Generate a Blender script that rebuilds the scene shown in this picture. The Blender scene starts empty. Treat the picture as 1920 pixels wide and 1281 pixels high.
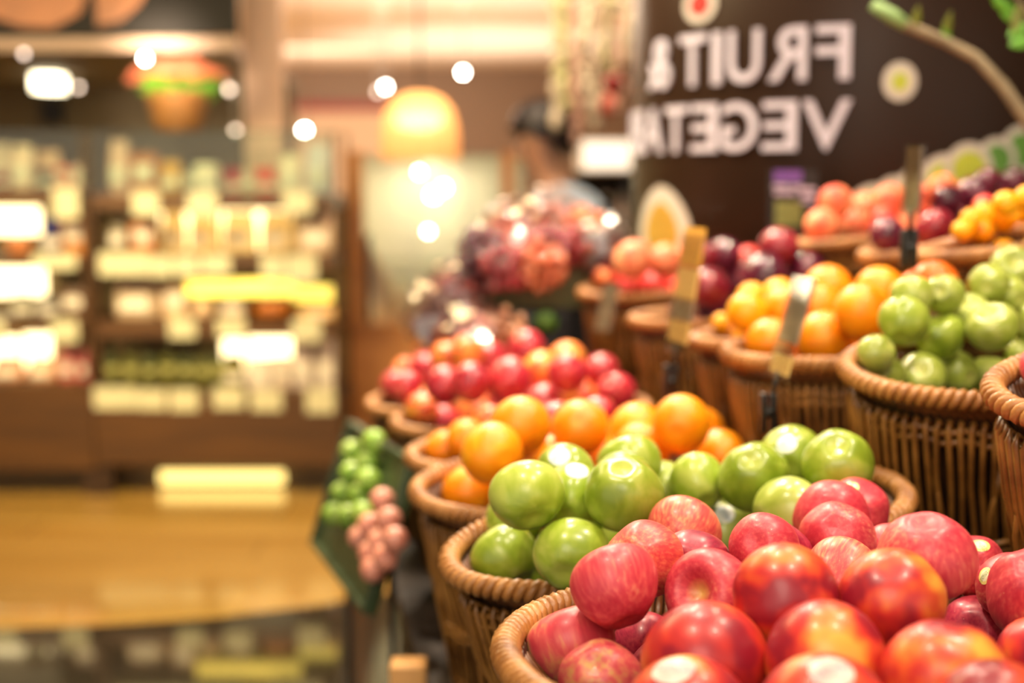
import bpy, bmesh, math, random
import numpy as np
from mathutils import Vector, Matrix, Quaternion
from mathutils.bvhtree import BVHTree
rnd = random.Random(7)
PI = math.pi
C = bpy.context.scene.collection
SC = bpy.context.scene

# ------------------------------------------------------------------ camera
F = 2667.0
CAMH = 1.30
PITCH = math.atan((640.5 - 340.0) / F)
cam_d = bpy.data.cameras.new('camera')
cam = bpy.data.objects.new('camera', cam_d); C.objects.link(cam)
cam.location = (0, 0, CAMH)
cam.rotation_euler = (PI / 2 - PITCH, 0, 0)
cam_d.sensor_width = 36.0
cam_d.lens = 36.0 * F / 1920.0
cam_d.dof.use_dof = True
cam_d.dof.focus_distance = 1.19
cam_d.dof.aperture_fstop = 2.5
cam_d.dof.aperture_blades = 0
cam_d.clip_start = 0.05
SC.camera = cam
FWD = Vector((0, math.cos(PITCH), -math.sin(PITCH)))
UP = Vector((0, math.sin(PITCH), math.cos(PITCH)))
RT = Vector((1, 0, 0))
CAM = Vector((0, 0, CAMH))

def ray(px, py):
    """direction through a place in the frame, one metre deep along the view axis"""
    return FWD + RT * ((px - 960) / F) + UP * ((640.5 - py) / F)

def P(px, py, Y):
    r = ray(px, py)
    return CAM + r * (Y / r.y)

def proj(p):
    d = Vector(p) - CAM
    z = d.dot(FWD)
    return 960 + F * d.dot(RT) / z, 640.5 - F * d.dot(UP) / z, z

# ------------------------------------------------------------------ objects
def tag(o, label=None, cat=None, group=None, kind=None):
    if label: o['label'] = label
    if cat: o['category'] = cat
    if group: o['group'] = group
    if kind: o['kind'] = kind
    return o

def thing(name, label, cat, loc=(0, 0, 0), rotz=0.0, group=None, mat=None):
    o = bpy.data.objects.new(name, None); C.objects.link(o)
    o.empty_display_size = 0.05
    if mat is not None: o.matrix_world = mat
    else:
        o.location = loc; o.rotation_euler = (0, 0, rotz)
    return tag(o, label, cat, group)

def link(name, me, parent=None):
    o = bpy.data.objects.new(name, me); C.objects.link(o)
    if parent is not None: o.parent = parent
    return o

class MB:
    """collects shapes for one mesh"""
    def __init__(s): s.v = []; s.f = []; s.m = []; s.sm = []
    def add(s, vs, fs, mi=0, smooth=True):
        b = len(s.v)
        s.v.extend([tuple(v) for v in vs])
        for f in fs:
            s.f.append([i + b for i in f]); s.m.append(mi); s.sm.append(smooth)
        return s
    def box(s, lo, hi, mi=0, M=None):
        x0, y0, z0 = lo; x1, y1, z1 = hi
        vs = [Vector(p) for p in ((x0,y0,z0),(x1,y0,z0),(x1,y1,z0),(x0,y1,z0),(x0,y0,z1),(x1,y0,z1),(x1,y1,z1),(x0,y1,z1))]
        if M: vs = [M @ v for v in vs]
        return s.add(vs, [(0,3,2,1),(4,5,6,7),(0,1,5,4),(1,2,6,5),(2,3,7,6),(3,0,4,7)], mi, False)
    def bbox(s, lo, hi, bev, mi=0, seg=2):
        """a box with rounded edges"""
        bm = bmesh.new()
        bmesh.ops.create_cube(bm, size=1.0)
        for v in bm.verts:
            v.co = Vector([(lo[i] + hi[i]) / 2 + v.co[i] * (hi[i] - lo[i]) for i in range(3)])
        bmesh.ops.bevel(bm, geom=bm.edges[:], offset=bev, segments=seg, profile=0.5, affect='EDGES')
        bm.verts.index_update()
        s.add([v.co.copy() for v in bm.verts], [[v.index for v in f.verts] for f in bm.faces], mi, True)
        bm.free(); return s
    def tube(s, pts, rad, n=8, closed=False, caps=True, mi=0, flat=1.0):
        pts = [Vector(p) for p in pts]; N = len(pts)
        rads = rad if isinstance(rad, (list, tuple)) else [rad] * N
        vs = []; nrm = None
        for i in range(N):
            if closed: t = pts[(i + 1) % N] - pts[i - 1]
            else: t = pts[min(i + 1, N - 1)] - pts[max(i - 1, 0)]
            if t.length < 1e-9: t = Vector((0, 0, 1))
            t.normalize()
            if nrm is None:
                nrm = t.orthogonal().normalized()
                if abs(t.z) < 0.9:
                    nrm = (Vector((0, 0, 1)) - t * t.z).normalized()
            else:
                nrm = nrm - t * nrm.dot(t)
                nrm = nrm.normalized() if nrm.length > 1e-6 else t.orthogonal().normalized()
            bn = t.cross(nrm)
            for k in range(n):
                a = 2 * PI * k / n
                vs.append(pts[i] + (nrm * math.cos(a) + bn * math.sin(a) * flat) * rads[i])
        fs = []
        for i in range(N if closed else N - 1):
            j = (i + 1) % N
            for k in range(n):
                fs.append((i*n + k, i*n + (k+1) % n, j*n + (k+1) % n, j*n + k))
        if caps and not closed:
            fs.append(tuple(range(n))[::-1]); fs.append(tuple((N-1)*n + k for k in range(n)))
        return s.add(vs, fs, mi, True)
    def lathe(s, prof, n=24, o=(0, 0, 0), mi=0, smooth=True):
        """prof: (radius, height) from bottom to top"""
        o = Vector(o); vs = []; fs = []
        for r, z in prof:
            for k in range(n):
                a = 2 * PI * k / n
                vs.append(o + Vector((r * math.cos(a), r * math.sin(a), z)))
        for i in range(len(prof) - 1):
            for k in range(n):
                fs.append((i*n + k, i*n + (k+1) % n, (i+1)*n + (k+1) % n, (i+1)*n + k))
        if prof[0][0] > 1e-5: fs.append(tuple(range(n))[::-1])
        if prof[-1][0] > 1e-5: fs.append(tuple((len(prof)-1)*n + k for k in range(n)))
        return s.add(vs, fs, mi, smooth)
    def ball(s, c, r, n=12, m=8, mi=0, M=None):
        c = Vector(c); rx, ry, rz = r if isinstance(r, (tuple, list)) else (r, r, r)
        vs = [Vector((0, 0, rz))]; fs = []
        for i in range(1, m):
            t = PI * i / m
            for k in range(n):
                a = 2 * PI * k / n
                vs.append(Vector((rx*math.sin(t)*math.cos(a), ry*math.sin(t)*math.sin(a), rz*math.cos(t))))
        vs.append(Vector((0, 0, -rz)))
        for k in range(n): fs.append((0, 1 + k, 1 + (k+1) % n))
        for i in range(m - 2):
            for k in range(n):
                a = 1 + i*n
                fs.append((a + k, a + n + k, a + n + (k+1) % n, a + (k+1) % n))
        L = len(vs) - 1; a = 1 + (m-2)*n
        for k in range(n): fs.append((L, a + (k+1) % n, a + k))
        vs = [(M @ v if M else v) + c for v in vs]
        return s.add(vs, fs, mi, True)
    def prism(s, poly, z0, z1, mi=0, M=None, smooth=False):
        n = len(poly)
        vs = [Vector((x, y, z0)) for x, y in poly] + [Vector((x, y, z1)) for x, y in poly]
        if M: vs = [M @ v for v in vs]
        fs = [tuple(range(n))[::-1], tuple(range(n, 2*n))] + [(i, (i+1) % n, n + (i+1) % n, n + i) for i in range(n)]
        return s.add(vs, fs, mi, smooth)
    def grid(s, rows, mi=0, smooth=True, wrap=False):
        n = len(rows[0]); vs = [p for r in rows for p in r]; fs = []
        for i in range(len(rows) - 1):
            for k in range(n if wrap else n - 1):
                fs.append((i*n + k, i*n + (k+1) % n, (i+1)*n + (k+1) % n, (i+1)*n + k))
        return s.add(vs, fs, mi, smooth)
    def mesh(s, name, mats):
        me = bpy.data.meshes.new(name)
        me.from_pydata(s.v, [], s.f)
        for m in (mats if isinstance(mats, (list, tuple)) else [mats]): me.materials.append(m)
        me.polygons.foreach_set('material_index', s.m)
        me.polygons.foreach_set('use_smooth', s.sm)
        bm = bmesh.new(); bm.from_mesh(me)
        bmesh.ops.recalc_face_normals(bm, faces=bm.faces[:])
        bm.to_mesh(me); bm.free()
        me.update()
        return me
    def build(s, name, mats, parent=None, loc=None):
        o = link(name, s.mesh(name, mats), parent)
        if loc is not None: o.location = loc
        return o

def frame(o, u, v, w):
    M = Matrix.Identity(4)
    for i in range(3):
        M[i][0] = u[i]; M[i][1] = v[i]; M[i][2] = w[i]; M[i][3] = o[i]
    return M

# ------------------------------------------------------------------ materials
def lin(c):
    return tuple((x/255/12.92 if x/255 <= .04045 else ((x/255+.055)/1.055)**2.4) for x in c) + (1.0,)

def newmat(name):
    m = bpy.data.materials.new(name); m.use_nodes = True
    nt = m.node_tree; nt.nodes.clear()
    out = nt.nodes.new('ShaderNodeOutputMaterial')
    b = nt.nodes.new('ShaderNodeBsdfPrincipled')
    nt.links.new(b.outputs[0], out.inputs[0])
    return m, nt, b, out

def N(nt, typ, **kw):
    n = nt.nodes.new(typ)
    for k, v in kw.items():
        if k in n.inputs: n.inputs[k].default_value = v
        else: setattr(n, k, v)
    return n

def ramp(nt, stops, interp='LINEAR'):
    r = nt.nodes.new('ShaderNodeValToRGB'); r.color_ramp.interpolation = interp
    e = r.color_ramp.elements
    while len(e) > 1: e.remove(e[0])
    e[0].position, e[0].color = stops[0]
    for p, c in stops[1:]:
        x = e.new(p); x.color = c
    return r

def plain(name, rgb, rough=0.5, spec=0.5, vary=0.12, scale=8.0, metal=0.0, bump=0.0, coat=0.0, coord='Object', trans=0.0):
    """one colour with a gentle procedural mottle"""
    m, nt, b, out = newmat(name)
    tc = N(nt, 'ShaderNodeTexCoord'); nz = N(nt, 'ShaderNodeTexNoise', Scale=scale, Detail=3.0)
    nt.links.new(tc.outputs[coord], nz.inputs['Vector'])
    c = lin(rgb)
    r = ramp(nt, [(0.3, tuple(x*(1-vary) for x in c[:3]) + (1,)), (0.7, tuple(min(1, x*(1+vary)) for x in c[:3]) + (1,))])
    nt.links.new(nz.outputs[0], r.inputs[0]); nt.links.new(r.outputs[0], b.inputs['Base Color'])
    b.inputs['Roughness'].default_value = rough; b.inputs['Metallic'].default_value = metal
    b.inputs['Specular IOR Level'].default_value = spec; b.inputs['Coat Weight'].default_value = coat
    b.inputs['Transmission Weight'].default_value = trans
    if bump:
        bp = N(nt, 'ShaderNodeBump', Strength=bump, Distance=0.01)
        nt.links.new(nz.outputs[0], bp.inputs['Height']); nt.links.new(bp.outputs[0], b.inputs['Normal'])
    return m

def emit(name, rgb, strength):
    m, nt, b, out = newmat(name)
    b.inputs['Base Color'].default_value = lin(rgb)
    b.inputs['Emission Color'].default_value = lin(rgb)
    b.inputs['Emission Strength'].default_value = strength
    return m

def fruit_mat(name, stops, scale=(3, 3, 1.0), detail=4.0, dots=None, dot_scale=13.0, dot_size=0.055, rough=0.33, spec=0.5,
              coat=0.15, blotch=None, pores=0.0, sss=0.0, eye=None, distort=0.4):
    """skin: streaks that run from stem to eye, big blotches, lenticel dots, pores; each fruit its own offset"""
    m, nt, b, out = newmat(name); L = nt.links.new
    tc = N(nt, 'ShaderNodeTexCoord'); oi = N(nt, 'ShaderNodeObjectInfo')
    off = N(nt, 'ShaderNodeVectorMath', operation='SCALE'); off.inputs[0].default_value = (37.0, 19.0, 53.0)
    L(oi.outputs['Random'], off.inputs['Scale'])
    mp = N(nt, 'ShaderNodeVectorMath', operation='MULTIPLY'); mp.inputs[1].default_value = scale
    L(tc.outputs['Object'], mp.inputs[0])
    ad = N(nt, 'ShaderNodeVectorMath', operation='ADD'); L(mp.outputs[0], ad.inputs[0]); L(off.outputs[0], ad.inputs[1])
    nz = N(nt, 'ShaderNodeTexNoise', Scale=1.0, Detail=detail, Distortion=distort); L(ad.outputs[0], nz.inputs['Vector'])
    fac = nz.outputs[0]
    ad2 = N(nt, 'ShaderNodeVectorMath', operation='ADD'); L(tc.outputs['Object'], ad2.inputs[0]); L(off.outputs[0], ad2.inputs[1])
    if blotch:
        bz = N(nt, 'ShaderNodeTexNoise', Scale=blotch[0], Detail=2.0); L(ad2.outputs[0], bz.inputs['Vector'])
        mx = N(nt, 'ShaderNodeMath', operation='MULTIPLY_ADD'); mx.inputs[1].default_value = blotch[1]
        sb = N(nt, 'ShaderNodeMath', operation='SUBTRACT'); sb.inputs[1].default_value = 0.5
        L(bz.outputs[0], sb.inputs[0]); L(sb.outputs[0], mx.inputs[0]); L(fac, mx.inputs[2]); fac = mx.outputs[0]
    r = ramp(nt, [(p, lin(c)) for p, c in stops]); L(fac, r.inputs[0]); col = r.outputs[0]
    if eye:      # the skin round the stem and the eye turns another colour
        sx = N(nt, 'ShaderNodeSeparateXYZ'); L(tc.outputs['Object'], sx.inputs[0])
        fl_ = N(nt, 'ShaderNodeVectorMath', operation='MULTIPLY'); fl_.inputs[1].default_value = (1, 1, 0); L(tc.outputs['Object'], fl_.inputs[0])
        ln = N(nt, 'ShaderNodeVectorMath', operation='LENGTH'); L(fl_.outputs[0], ln.inputs[0])
        r1 = ramp(nt, [(eye[0], (1, 1, 1, 1)), (eye[1], (0, 0, 0, 1))]); L(ln.outputs['Value'], r1.inputs[0])
        zz = N(nt, 'ShaderNodeMath', operation='GREATER_THAN'); zz.inputs[1].default_value = 0.0 if eye[3] else -9.0; L(sx.outputs[2], zz.inputs[0])
        rr = N(nt, 'ShaderNodeMath', operation='MULTIPLY'); L(r1.outputs[0], rr.inputs[0]); L(zz.outputs[0], rr.inputs[1])
        mx = N(nt, 'ShaderNodeMixRGB'); mx.inputs[2].default_value = lin(eye[2]); L(rr.outputs[0], mx.inputs[0]); L(col, mx.inputs[1]); col = mx.outputs[0]
    if dots:
        vo = N(nt, 'ShaderNodeTexVoronoi', Scale=dot_scale); L(ad2.outputs[0], vo.inputs['Vector'])
        rr = ramp(nt, [(dot_size*0.6, (1, 1, 1, 1)), (dot_size*1.3, (0, 0, 0, 1))]); L(vo.outputs['Distance'], rr.inputs[0])
        n2 = N(nt, 'ShaderNodeTexNoise', Scale=4.0); L(ad2.outputs[0], n2.inputs['Vector'])
        r2 = ramp(nt, [(0.4, (0, 0, 0, 1)), (0.62, (0.8, 0.8, 0.8, 1))]); L(n2.outputs[0], r2.inputs[0])
        mu = N(nt, 'ShaderNodeMath', operation='MULTIPLY'); L(rr.outputs[0], mu.inputs[0]); L(r2.outputs[0], mu.inputs[1])
        mx = N(nt, 'ShaderNodeMixRGB'); mx.inputs[2].default_value = lin(dots); L(mu.outputs[0], mx.inputs[0]); L(col, mx.inputs[1]); col = mx.outputs[0]
    hs = N(nt, 'ShaderNodeHueSaturation')
    ma = N(nt, 'ShaderNodeMapRange'); ma.inputs['To Min'].default_value = 0.88; ma.inputs['To Max'].default_value = 1.12
    L(oi.outputs['Random'], ma.inputs['Value']); L(ma.outputs[0], hs.inputs['Value']); L(col, hs.inputs['Color'])
    L(hs.outputs[0], b.inputs['Base Color'])
    b.inputs['Roughness'].default_value = rough; b.inputs['Specular IOR Level'].default_value = spec
    b.inputs['Coat Weight'].default_value = coat; b.inputs['Coat Roughness'].default_value = 0.12
    if sss:
        b.inputs['Subsurface Weight'].default_value = sss; b.inputs['Subsurface Radius'].default_value = (1, .4, .15); b.inputs['Subsurface Scale'].default_value = 0.006
    if pores:
        pz = N(nt, 'ShaderNodeTexVoronoi', Scale=28.0); L(ad2.outputs[0], pz.inputs['Vector'])
        bp = N(nt, 'ShaderNodeBump', Strength=pores, Distance=0.02); L(pz.outputs[0], bp.inputs['Height']); L(bp.outputs[0], b.inputs['Normal'])
    return m

MT = {}
DOT = (244, 214, 150)
MT['fuji'] = fruit_mat('apple_skin_pink_red', [(.3, (184, 46, 64)), (.5, (198, 64, 76)), (.64, (208, 84, 86)), (.78, (218, 124, 104))], scale=(10, 10, 1.0), detail=5.0, distort=.15, dots=DOT, dot_scale=8, dot_size=.062, blotch=(0.8, .8), rough=.40, coat=.04, eye=(.05, .30, (206, 160, 88), 1))
MT['maroon'] = fruit_mat('apple_skin_maroon', [(.3, (138, 26, 56)), (.5, (160, 38, 66)), (.72, (178, 60, 76))], scale=(10, 10, 1.0), detail=5.0, distort=.15, dots=DOT, dot_scale=10, dot_size=.062, blotch=(0.8, .7), rough=.36, coat=.08)
MT['streak'] = fruit_mat('apple_skin_streaked_orange_red', [(.3, (198, 62, 68)), (.46, (210, 86, 78)), (.6, (222, 116, 90)), (.74, (228, 150, 106))], scale=(13, 13, .8), detail=5.0, distort=.15, dots=DOT, dot_scale=8, dot_size=.062, blotch=(.8, .8), rough=.38, coat=.05)
MT['cheek'] = fruit_mat('apple_skin_red_with_yellow_cheek', [(.26, (192, 62, 74)), (.44, (204, 88, 88)), (.56, (208, 124, 92)), (.70, (200, 156, 90))], scale=(5, 5, 1), detail=5.0, distort=.15, dots=DOT, dot_scale=8, dot_size=.062, blotch=(0.7, 1.1), rough=.40, coat=.04)
MT['nect'] = fruit_mat('nectarine_skin_red_and_orange', [(.34, (142, 24, 42)), (.46, (190, 46, 42)), (.56, (210, 82, 44)), (.67, (226, 128, 52)), (.8, (238, 164, 66))], scale=(1.3, 1.3, .9), detail=2.0, distort=.1, blotch=(0.7, .8), rough=.36, coat=.08)
MT['green'] = fruit_mat('apple_skin_green', [(.3, (122, 146, 34)), (.5, (146, 168, 52)), (.7, (172, 186, 82))], scale=(2, 2, 1), dots=(206, 216, 130), dot_scale=9, dot_size=.045, blotch=(.8, .6), rough=.30, coat=.16, eye=(.08, .42, (168, 182, 70), 0))
MT['greenpale'] = fruit_mat('apple_skin_pale_green', [(.3, (138, 154, 54)), (.5, (158, 172, 72)), (.7, (184, 192, 106))], scale=(2, 2, 1), dots=(214, 220, 150), dot_scale=9, dot_size=.045, blotch=(.8, .6), rough=.30, coat=.16, eye=(.08, .42, (190, 194, 104), 0))
MT['orange'] = fruit_mat('orange_peel', [(.3, (248, 138, 6)), (.6, (252, 156, 12)), (.8, (254, 176, 32))], scale=(1.5, 1.5, 1.5), blotch=(.7, .5), rough=.34, coat=.12, pores=.12, sss=.12)
MT['orangedeep'] = fruit_mat('orange_peel_deep', [(.3, (238, 96, 10)), (.6, (246, 120, 20)), (.8, (250, 146, 60))], scale=(1.5, 1.5, 1.5), blotch=(.7, .5), rough=.36, coat=.1, pores=.12, sss=.12)
MT['yellow'] = fruit_mat('golden_yellow_peel', [(.3, (236, 150, 4)), (.6, (244, 172, 10)), (.8, (250, 196, 40))], scale=(1.5, 1.5, 1.5), blotch=(.7, .5), rough=.36, coat=.1, pores=.1, sss=.12)
MT['gala'] = fruit_mat('small_apple_skin_crimson', [(.3, (150, 20, 44)), (.5, (184, 42, 60)), (.68, (206, 78, 76)), (.82, (230, 150, 90))], scale=(4, 4, .8), blotch=(.8, .7), rough=.28, coat=.25)
MT['galayellow'] = fruit_mat('small_apple_skin_orange_blush', [(.28, (196, 44, 44)), (.45, (224, 100, 62)), (.6, (238, 150, 64)), (.8, (236, 184, 60))], scale=(3, 3, .8), blotch=(.8, .8), rough=.3, coat=.2)
MT['plum'] = fruit_mat('plum_skin_dark_purple', [(.3, (56, 14, 36)), (.5, (92, 24, 50)), (.75, (132, 46, 70))], scale=(1.6, 1.6, 1), blotch=(.8, .6), rough=.24, coat=.35)
MT['plumred'] = fruit_mat('plum_skin_wine_red', [(.3, (92, 14, 34)), (.5, (130, 28, 46)), (.75, (162, 54, 66))], scale=(1.6, 1.6, 1), blotch=(.8, .6), rough=.26, coat=.3)
MT['peach'] = fruit_mat('peach_skin', [(.3, (228, 84, 62)), (.48, (240, 124, 84)), (.64, (248, 162, 114)), (.8, (250, 196, 138))], scale=(1.8, 1.8, 1.2), blotch=(.8, .8), rough=.5, coat=.0)
MT['peachred'] = fruit_mat('peach_skin_rosy', [(.3, (206, 30, 40)), (.5, (228, 60, 62)), (.75, (242, 116, 84))], scale=(1.8, 1.8, 1.2), blotch=(.8, .8), rough=.42, coat=.1)
MT['lime'] = fruit_mat('lime_peel', [(.3, (112, 160, 40)), (.5, (146, 186, 66)), (.75, (190, 212, 120))], scale=(2, 2, 2), blotch=(.8, .6), rough=.3, coat=.25, pores=.1)
MT['shallot'] = fruit_mat('shallot_skin', [(.3, (196, 112, 92)), (.5, (222, 146, 124)), (.75, (238, 186, 166))], scale=(5, 5, .6), blotch=(.8, .4), rough=.3, coat=.25)
MT['stem'] = plain('stem_brown', (92, 62, 32), .7)
MT['pit'] = plain('dried_calyx', (74, 60, 30), .8)

def wicker_mat(name, c0, c1, c2):
    m, nt, b, out = newmat(name); L = nt.links.new
    tc = N(nt, 'ShaderNodeTexCoord')
    nz = N(nt, 'ShaderNodeTexNoise', Scale=22.0, Detail=4.0); L(tc.outputs['Object'], nz.inputs['Vector'])
    r = ramp(nt, [(.3, lin(c0)), (.52, lin(c1)), (.74, lin(c2))]); L(nz.outputs[0], r.inputs[0]); L(r.outputs[0], b.inputs['Base Color'])
    b.inputs['Roughness'].default_value = .42; b.inputs['Coat Weight'].default_value = .15
    n2 = N(nt, 'ShaderNodeTexNoise', Scale=160.0, Detail=2.0); L(tc.outputs['Object'], n2.inputs['Vector'])
    bp = N(nt, 'ShaderNodeBump', Strength=.25, Distance=.002); L(n2.outputs[0], bp.inputs['Height']); L(bp.outputs[0], b.inputs['Normal'])
    return m
MT['wicker_rim'] = wicker_mat('wicker_braid', (122, 74, 32), (166, 112, 56), (192, 140, 82))
MT['wicker'] = wicker_mat('wicker_stakes', (92, 56, 18), (134, 90, 36), (160, 114, 54))
MT['wicker_tray_shade'] = wicker_mat('wicker_tray_wall', (70, 38, 16), (104, 62, 28), (130, 84, 44))  # darker wicker tone puts the shade under the braid into the colour
MT['wicker_dark'] = wicker_mat('wicker_inner_wall', (26, 14, 6), (40, 22, 9), (54, 31, 13))  # near-black tone paints the shade seen in the gaps between stakes
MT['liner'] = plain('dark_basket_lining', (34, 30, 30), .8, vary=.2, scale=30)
MT['black'] = plain('black_plastic', (16, 15, 14), .4)
MT['white'] = plain('white_paint', (236, 228, 216), .5, vary=.03)
MT['card_yellow'] = plain('yellow_card', (246, 212, 134), .6, vary=.05)
MT['card_white'] = plain('white_card', (240, 236, 220), .6, vary=.03)

def glass_mat(name, tint=(236, 242, 236), refl=.12, rough=.02):
    m, nt, b, out = newmat(name); nt.nodes.remove(b)
    t = N(nt, 'ShaderNodeBsdfTransparent'); t.inputs[0].default_value = lin(tint)
    g = N(nt, 'ShaderNodeBsdfGlossy', Roughness=rough); g.inputs[0].default_value = (1, 1, 1, 1)
    fr = N(nt, 'ShaderNodeLayerWeight', Blend=.5)
    pw = N(nt, 'ShaderNodeMath', operation='POWER'); pw.inputs[1].default_value = 4.0; nt.links.new(fr.outputs['Facing'], pw.inputs[0])
    mu = N(nt, 'ShaderNodeMath', operation='MULTIPLY_ADD'); mu.inputs[1].default_value = .6; mu.inputs[2].default_value = refl * .3
    nt.links.new(pw.outputs[0], mu.inputs[0])
    mx = N(nt, 'ShaderNodeMixShader'); nt.links.new(mu.outputs[0], mx.inputs[0]); nt.links.new(t.outputs[0], mx.inputs[1]); nt.links.new(g.outputs[0], mx.inputs[2])
    nt.links.new(mx.outputs[0], out.inputs[0])
    return m
MT['glass'] = glass_mat('clear_glass')
MT['acrylic'] = glass_mat('clear_acrylic', (246, 244, 238), .30, .05)
# ------------------------------------------------------------------ fruit shapes (radius 1, stem end towards +z)
def apple_mesh(name, mat, seed, h=.90, taper=.10, top=.27, eye=.14, lobes=.03, skew=.05, n=44, m=30):
    r = random.Random(seed)
    ph = r.uniform(0, 6.28); sk = r.uniform(0, 6.28); ov = r.uniform(0, .045); op = r.uniform(0, 3.14)
    rows = []
    for i in range(m + 1):
        t = PI * i / m
        row = []
        for k in range(n):
            a = 2 * PI * k / n
            q = math.sin(t) ** .86 * (1 + taper * math.cos(t))
            q *= 1 + ov * math.cos(2 * (a - op))
            q *= 1 + lobes * math.cos(5 * a + ph) * (1 - math.cos(t)) ** 2 * .25
            z = h * math.cos(t) * (1 - .06 * math.cos(t))
            z -= top * math.exp(-(t / .30) ** 2) + .05 * math.exp(-(t / .62) ** 2)
            z += eye * math.exp(-((PI - t) / .26) ** 2)
            z += skew * q * math.cos(a - sk)
            if i in (0, m): q = 0.004
            row.append(Vector((q * math.cos(a), q * math.sin(a), z)))
        rows.append(row)
    mx = max(math.hypot(p.x, p.y) for rw in rows for p in rw)
    rows = [[p / mx for p in rw] for rw in rows]
    return MB().grid(rows, wrap=True).mesh(name, mat)

def orange_mesh(name, mat, seed, h=.95, n=36, m=24):
    r = random.Random(seed); op = r.uniform(0, 3); nb = r.uniform(0, .07)
    rows = []
    for i in range(m + 1):
        t = PI * i / m; row = []
        for k in range(n):
            a = 2 * PI * k / n
            q = math.sin(t) * (1 + .02 * math.cos(2 * a + op)); z = h * math.cos(t) + nb * math.exp(-(t / .4) ** 2)
            z -= .07 * math.exp(-(t / .12) ** 2); z += .05 * math.exp(-((PI - t) / .14) ** 2)
            if i in (0, m): q = .003
            row.append(Vector((q * math.cos(a), q * math.sin(a), z)))
        rows.append(row)
    return MB().grid(rows, wrap=True).mesh(name, mat)

def stone_mesh(name, mat, seed, h=1.0, seam=.06, n=32, m=22):
    """peach, nectarine or plum: a round body with one seam from stem to tip"""
    r = random.Random(seed); op = r.uniform(0, 6.28)
    rows = []
    for i in range(m + 1):
        t = PI * i / m; row = []
        for k in range(n):
            a = 2 * PI * k / n
            d = (a + PI) % (2 * PI) - PI
            q = math.sin(t) ** .94 * (1 - seam * math.exp(-(d / .22) ** 2) * math.sin(t)) * (1 + .02 * math.cos(2 * a + op))
            z = h * math.cos(t) - .2 * math.exp(-(t / .24) ** 2) - .04 * math.exp(-((PI - t) / .2) ** 2) * -1
            if i in (0, m): q = .003
            row.append(Vector((q * math.cos(a), q * math.sin(a), z)))
        rows.append(row)
    return MB().grid(rows, wrap=True).mesh(name, mat)

KIND = {  # material key -> (object name, category, description, shapes)
    'fuji': ('red_apple', 'apple', 'pink-red apple'), 'maroon': ('red_apple', 'apple', 'dark maroon apple'),
    'streak': ('red_apple', 'apple', 'streaky orange-red apple'), 'cheek': ('red_apple', 'apple', 'pink apple with yellow-green cheek'),
    'nect': ('nectarine', 'nectarine', 'red and orange nectarine'),
    'green': ('green_apple', 'apple', 'green apple'), 'greenpale': ('green_apple', 'apple', 'pale green apple'),
    'orange': ('orange', 'orange', 'bright orange'), 'orangedeep': ('orange', 'orange', 'reddish deep orange'),
    'yellow': ('yellow_mandarin', 'mandarin', 'golden yellow mandarin'),
    'gala': ('small_red_apple', 'apple', 'crimson apple'), 'galayellow': ('small_red_apple', 'apple', 'orange-blushed apple'),
    'plum': ('plum', 'plum', 'dark purple plum'), 'plumred': ('plum', 'plum', 'wine-red plum'),
    'peach': ('peach', 'peach', 'orange-pink peach'), 'peachred': ('peach', 'peach', 'rosy red peach'),
}
SHAPES = {}
for i, k in enumerate(('fuji', 'maroon', 'streak', 'cheek')):
    SHAPES[k] = [apple_mesh('red_apple_body', MT[k], 10*i + j, h=.88 + .05*j, taper=.06 + .05*j, lobes=.03 + .03*j) for j in range(3)]
SHAPES['fuji'].append(apple_mesh('red_apple_body', MT['fuji'], 19, h=.95, taper=.08, top=.44))
SHAPES['fuji'].append(apple_mesh('red_apple_body', MT['fuji'], 23, h=.90, taper=.10, top=.26, lobes=.07, skew=.07))
SHAPES['green'] = [apple_mesh('green_apple_body', MT['green'], 70 + j, h=.88 + .04*j, taper=.05 + .04*j, lobes=.04) for j in range(3)]
SHAPES['greenpale'] = [apple_mesh('green_apple_body', MT['greenpale'], 80 + j, h=.86 + .04*j, taper=.04 + .03*j, lobes=.03, top=.3) for j in range(3)]
for k in ('gala', 'galayellow'):
    SHAPES[k] = [apple_mesh('small_red_apple_body', MT[k], 90 + j, h=.92 + .05*j, taper=.1, n=32, m=22) for j in range(2)]
for k in ('orange', 'orangedeep', 'yellow'):
    SHAPES[k] = [orange_mesh('citrus_body', MT[k], 50 + j, h=.93 + .03*j) for j in range(2)]
SHAPES['nect'] = [stone_mesh('nectarine_body', MT['nect'], 30 + j, h=.94) for j in range(2)]
for k in ('peach', 'peachred'): SHAPES[k] = [stone_mesh('peach_body', MT[k], 35 + j, h=.95) for j in range(2)]
for k in ('plum', 'plumred'): SHAPES[k] = [stone_mesh('plum_body', MT[k], 40 + j, h=1.12, seam=.04) for j in range(2)]
bvh_cache = {}
def bvh_of(me):
    if me.name not in bvh_cache:
        bvh_cache[me.name] = BVHTree.FromPolygons([v.co.copy() for v in me.vertices], [list(p.vertices) for p in me.polygons])
    return bvh_cache[me.name]

def surf(me, d, lift):
    hit = bvh_of(me).ray_cast(d * 3, -d)
    return hit[0] + hit[1] * lift if hit[0] else d

def surf_point(me, p, lift):
    hit = bvh_of(me).find_nearest(p)
    return hit[0] + (p - hit[0]).normalized() * 0 + hit[1] * lift

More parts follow.
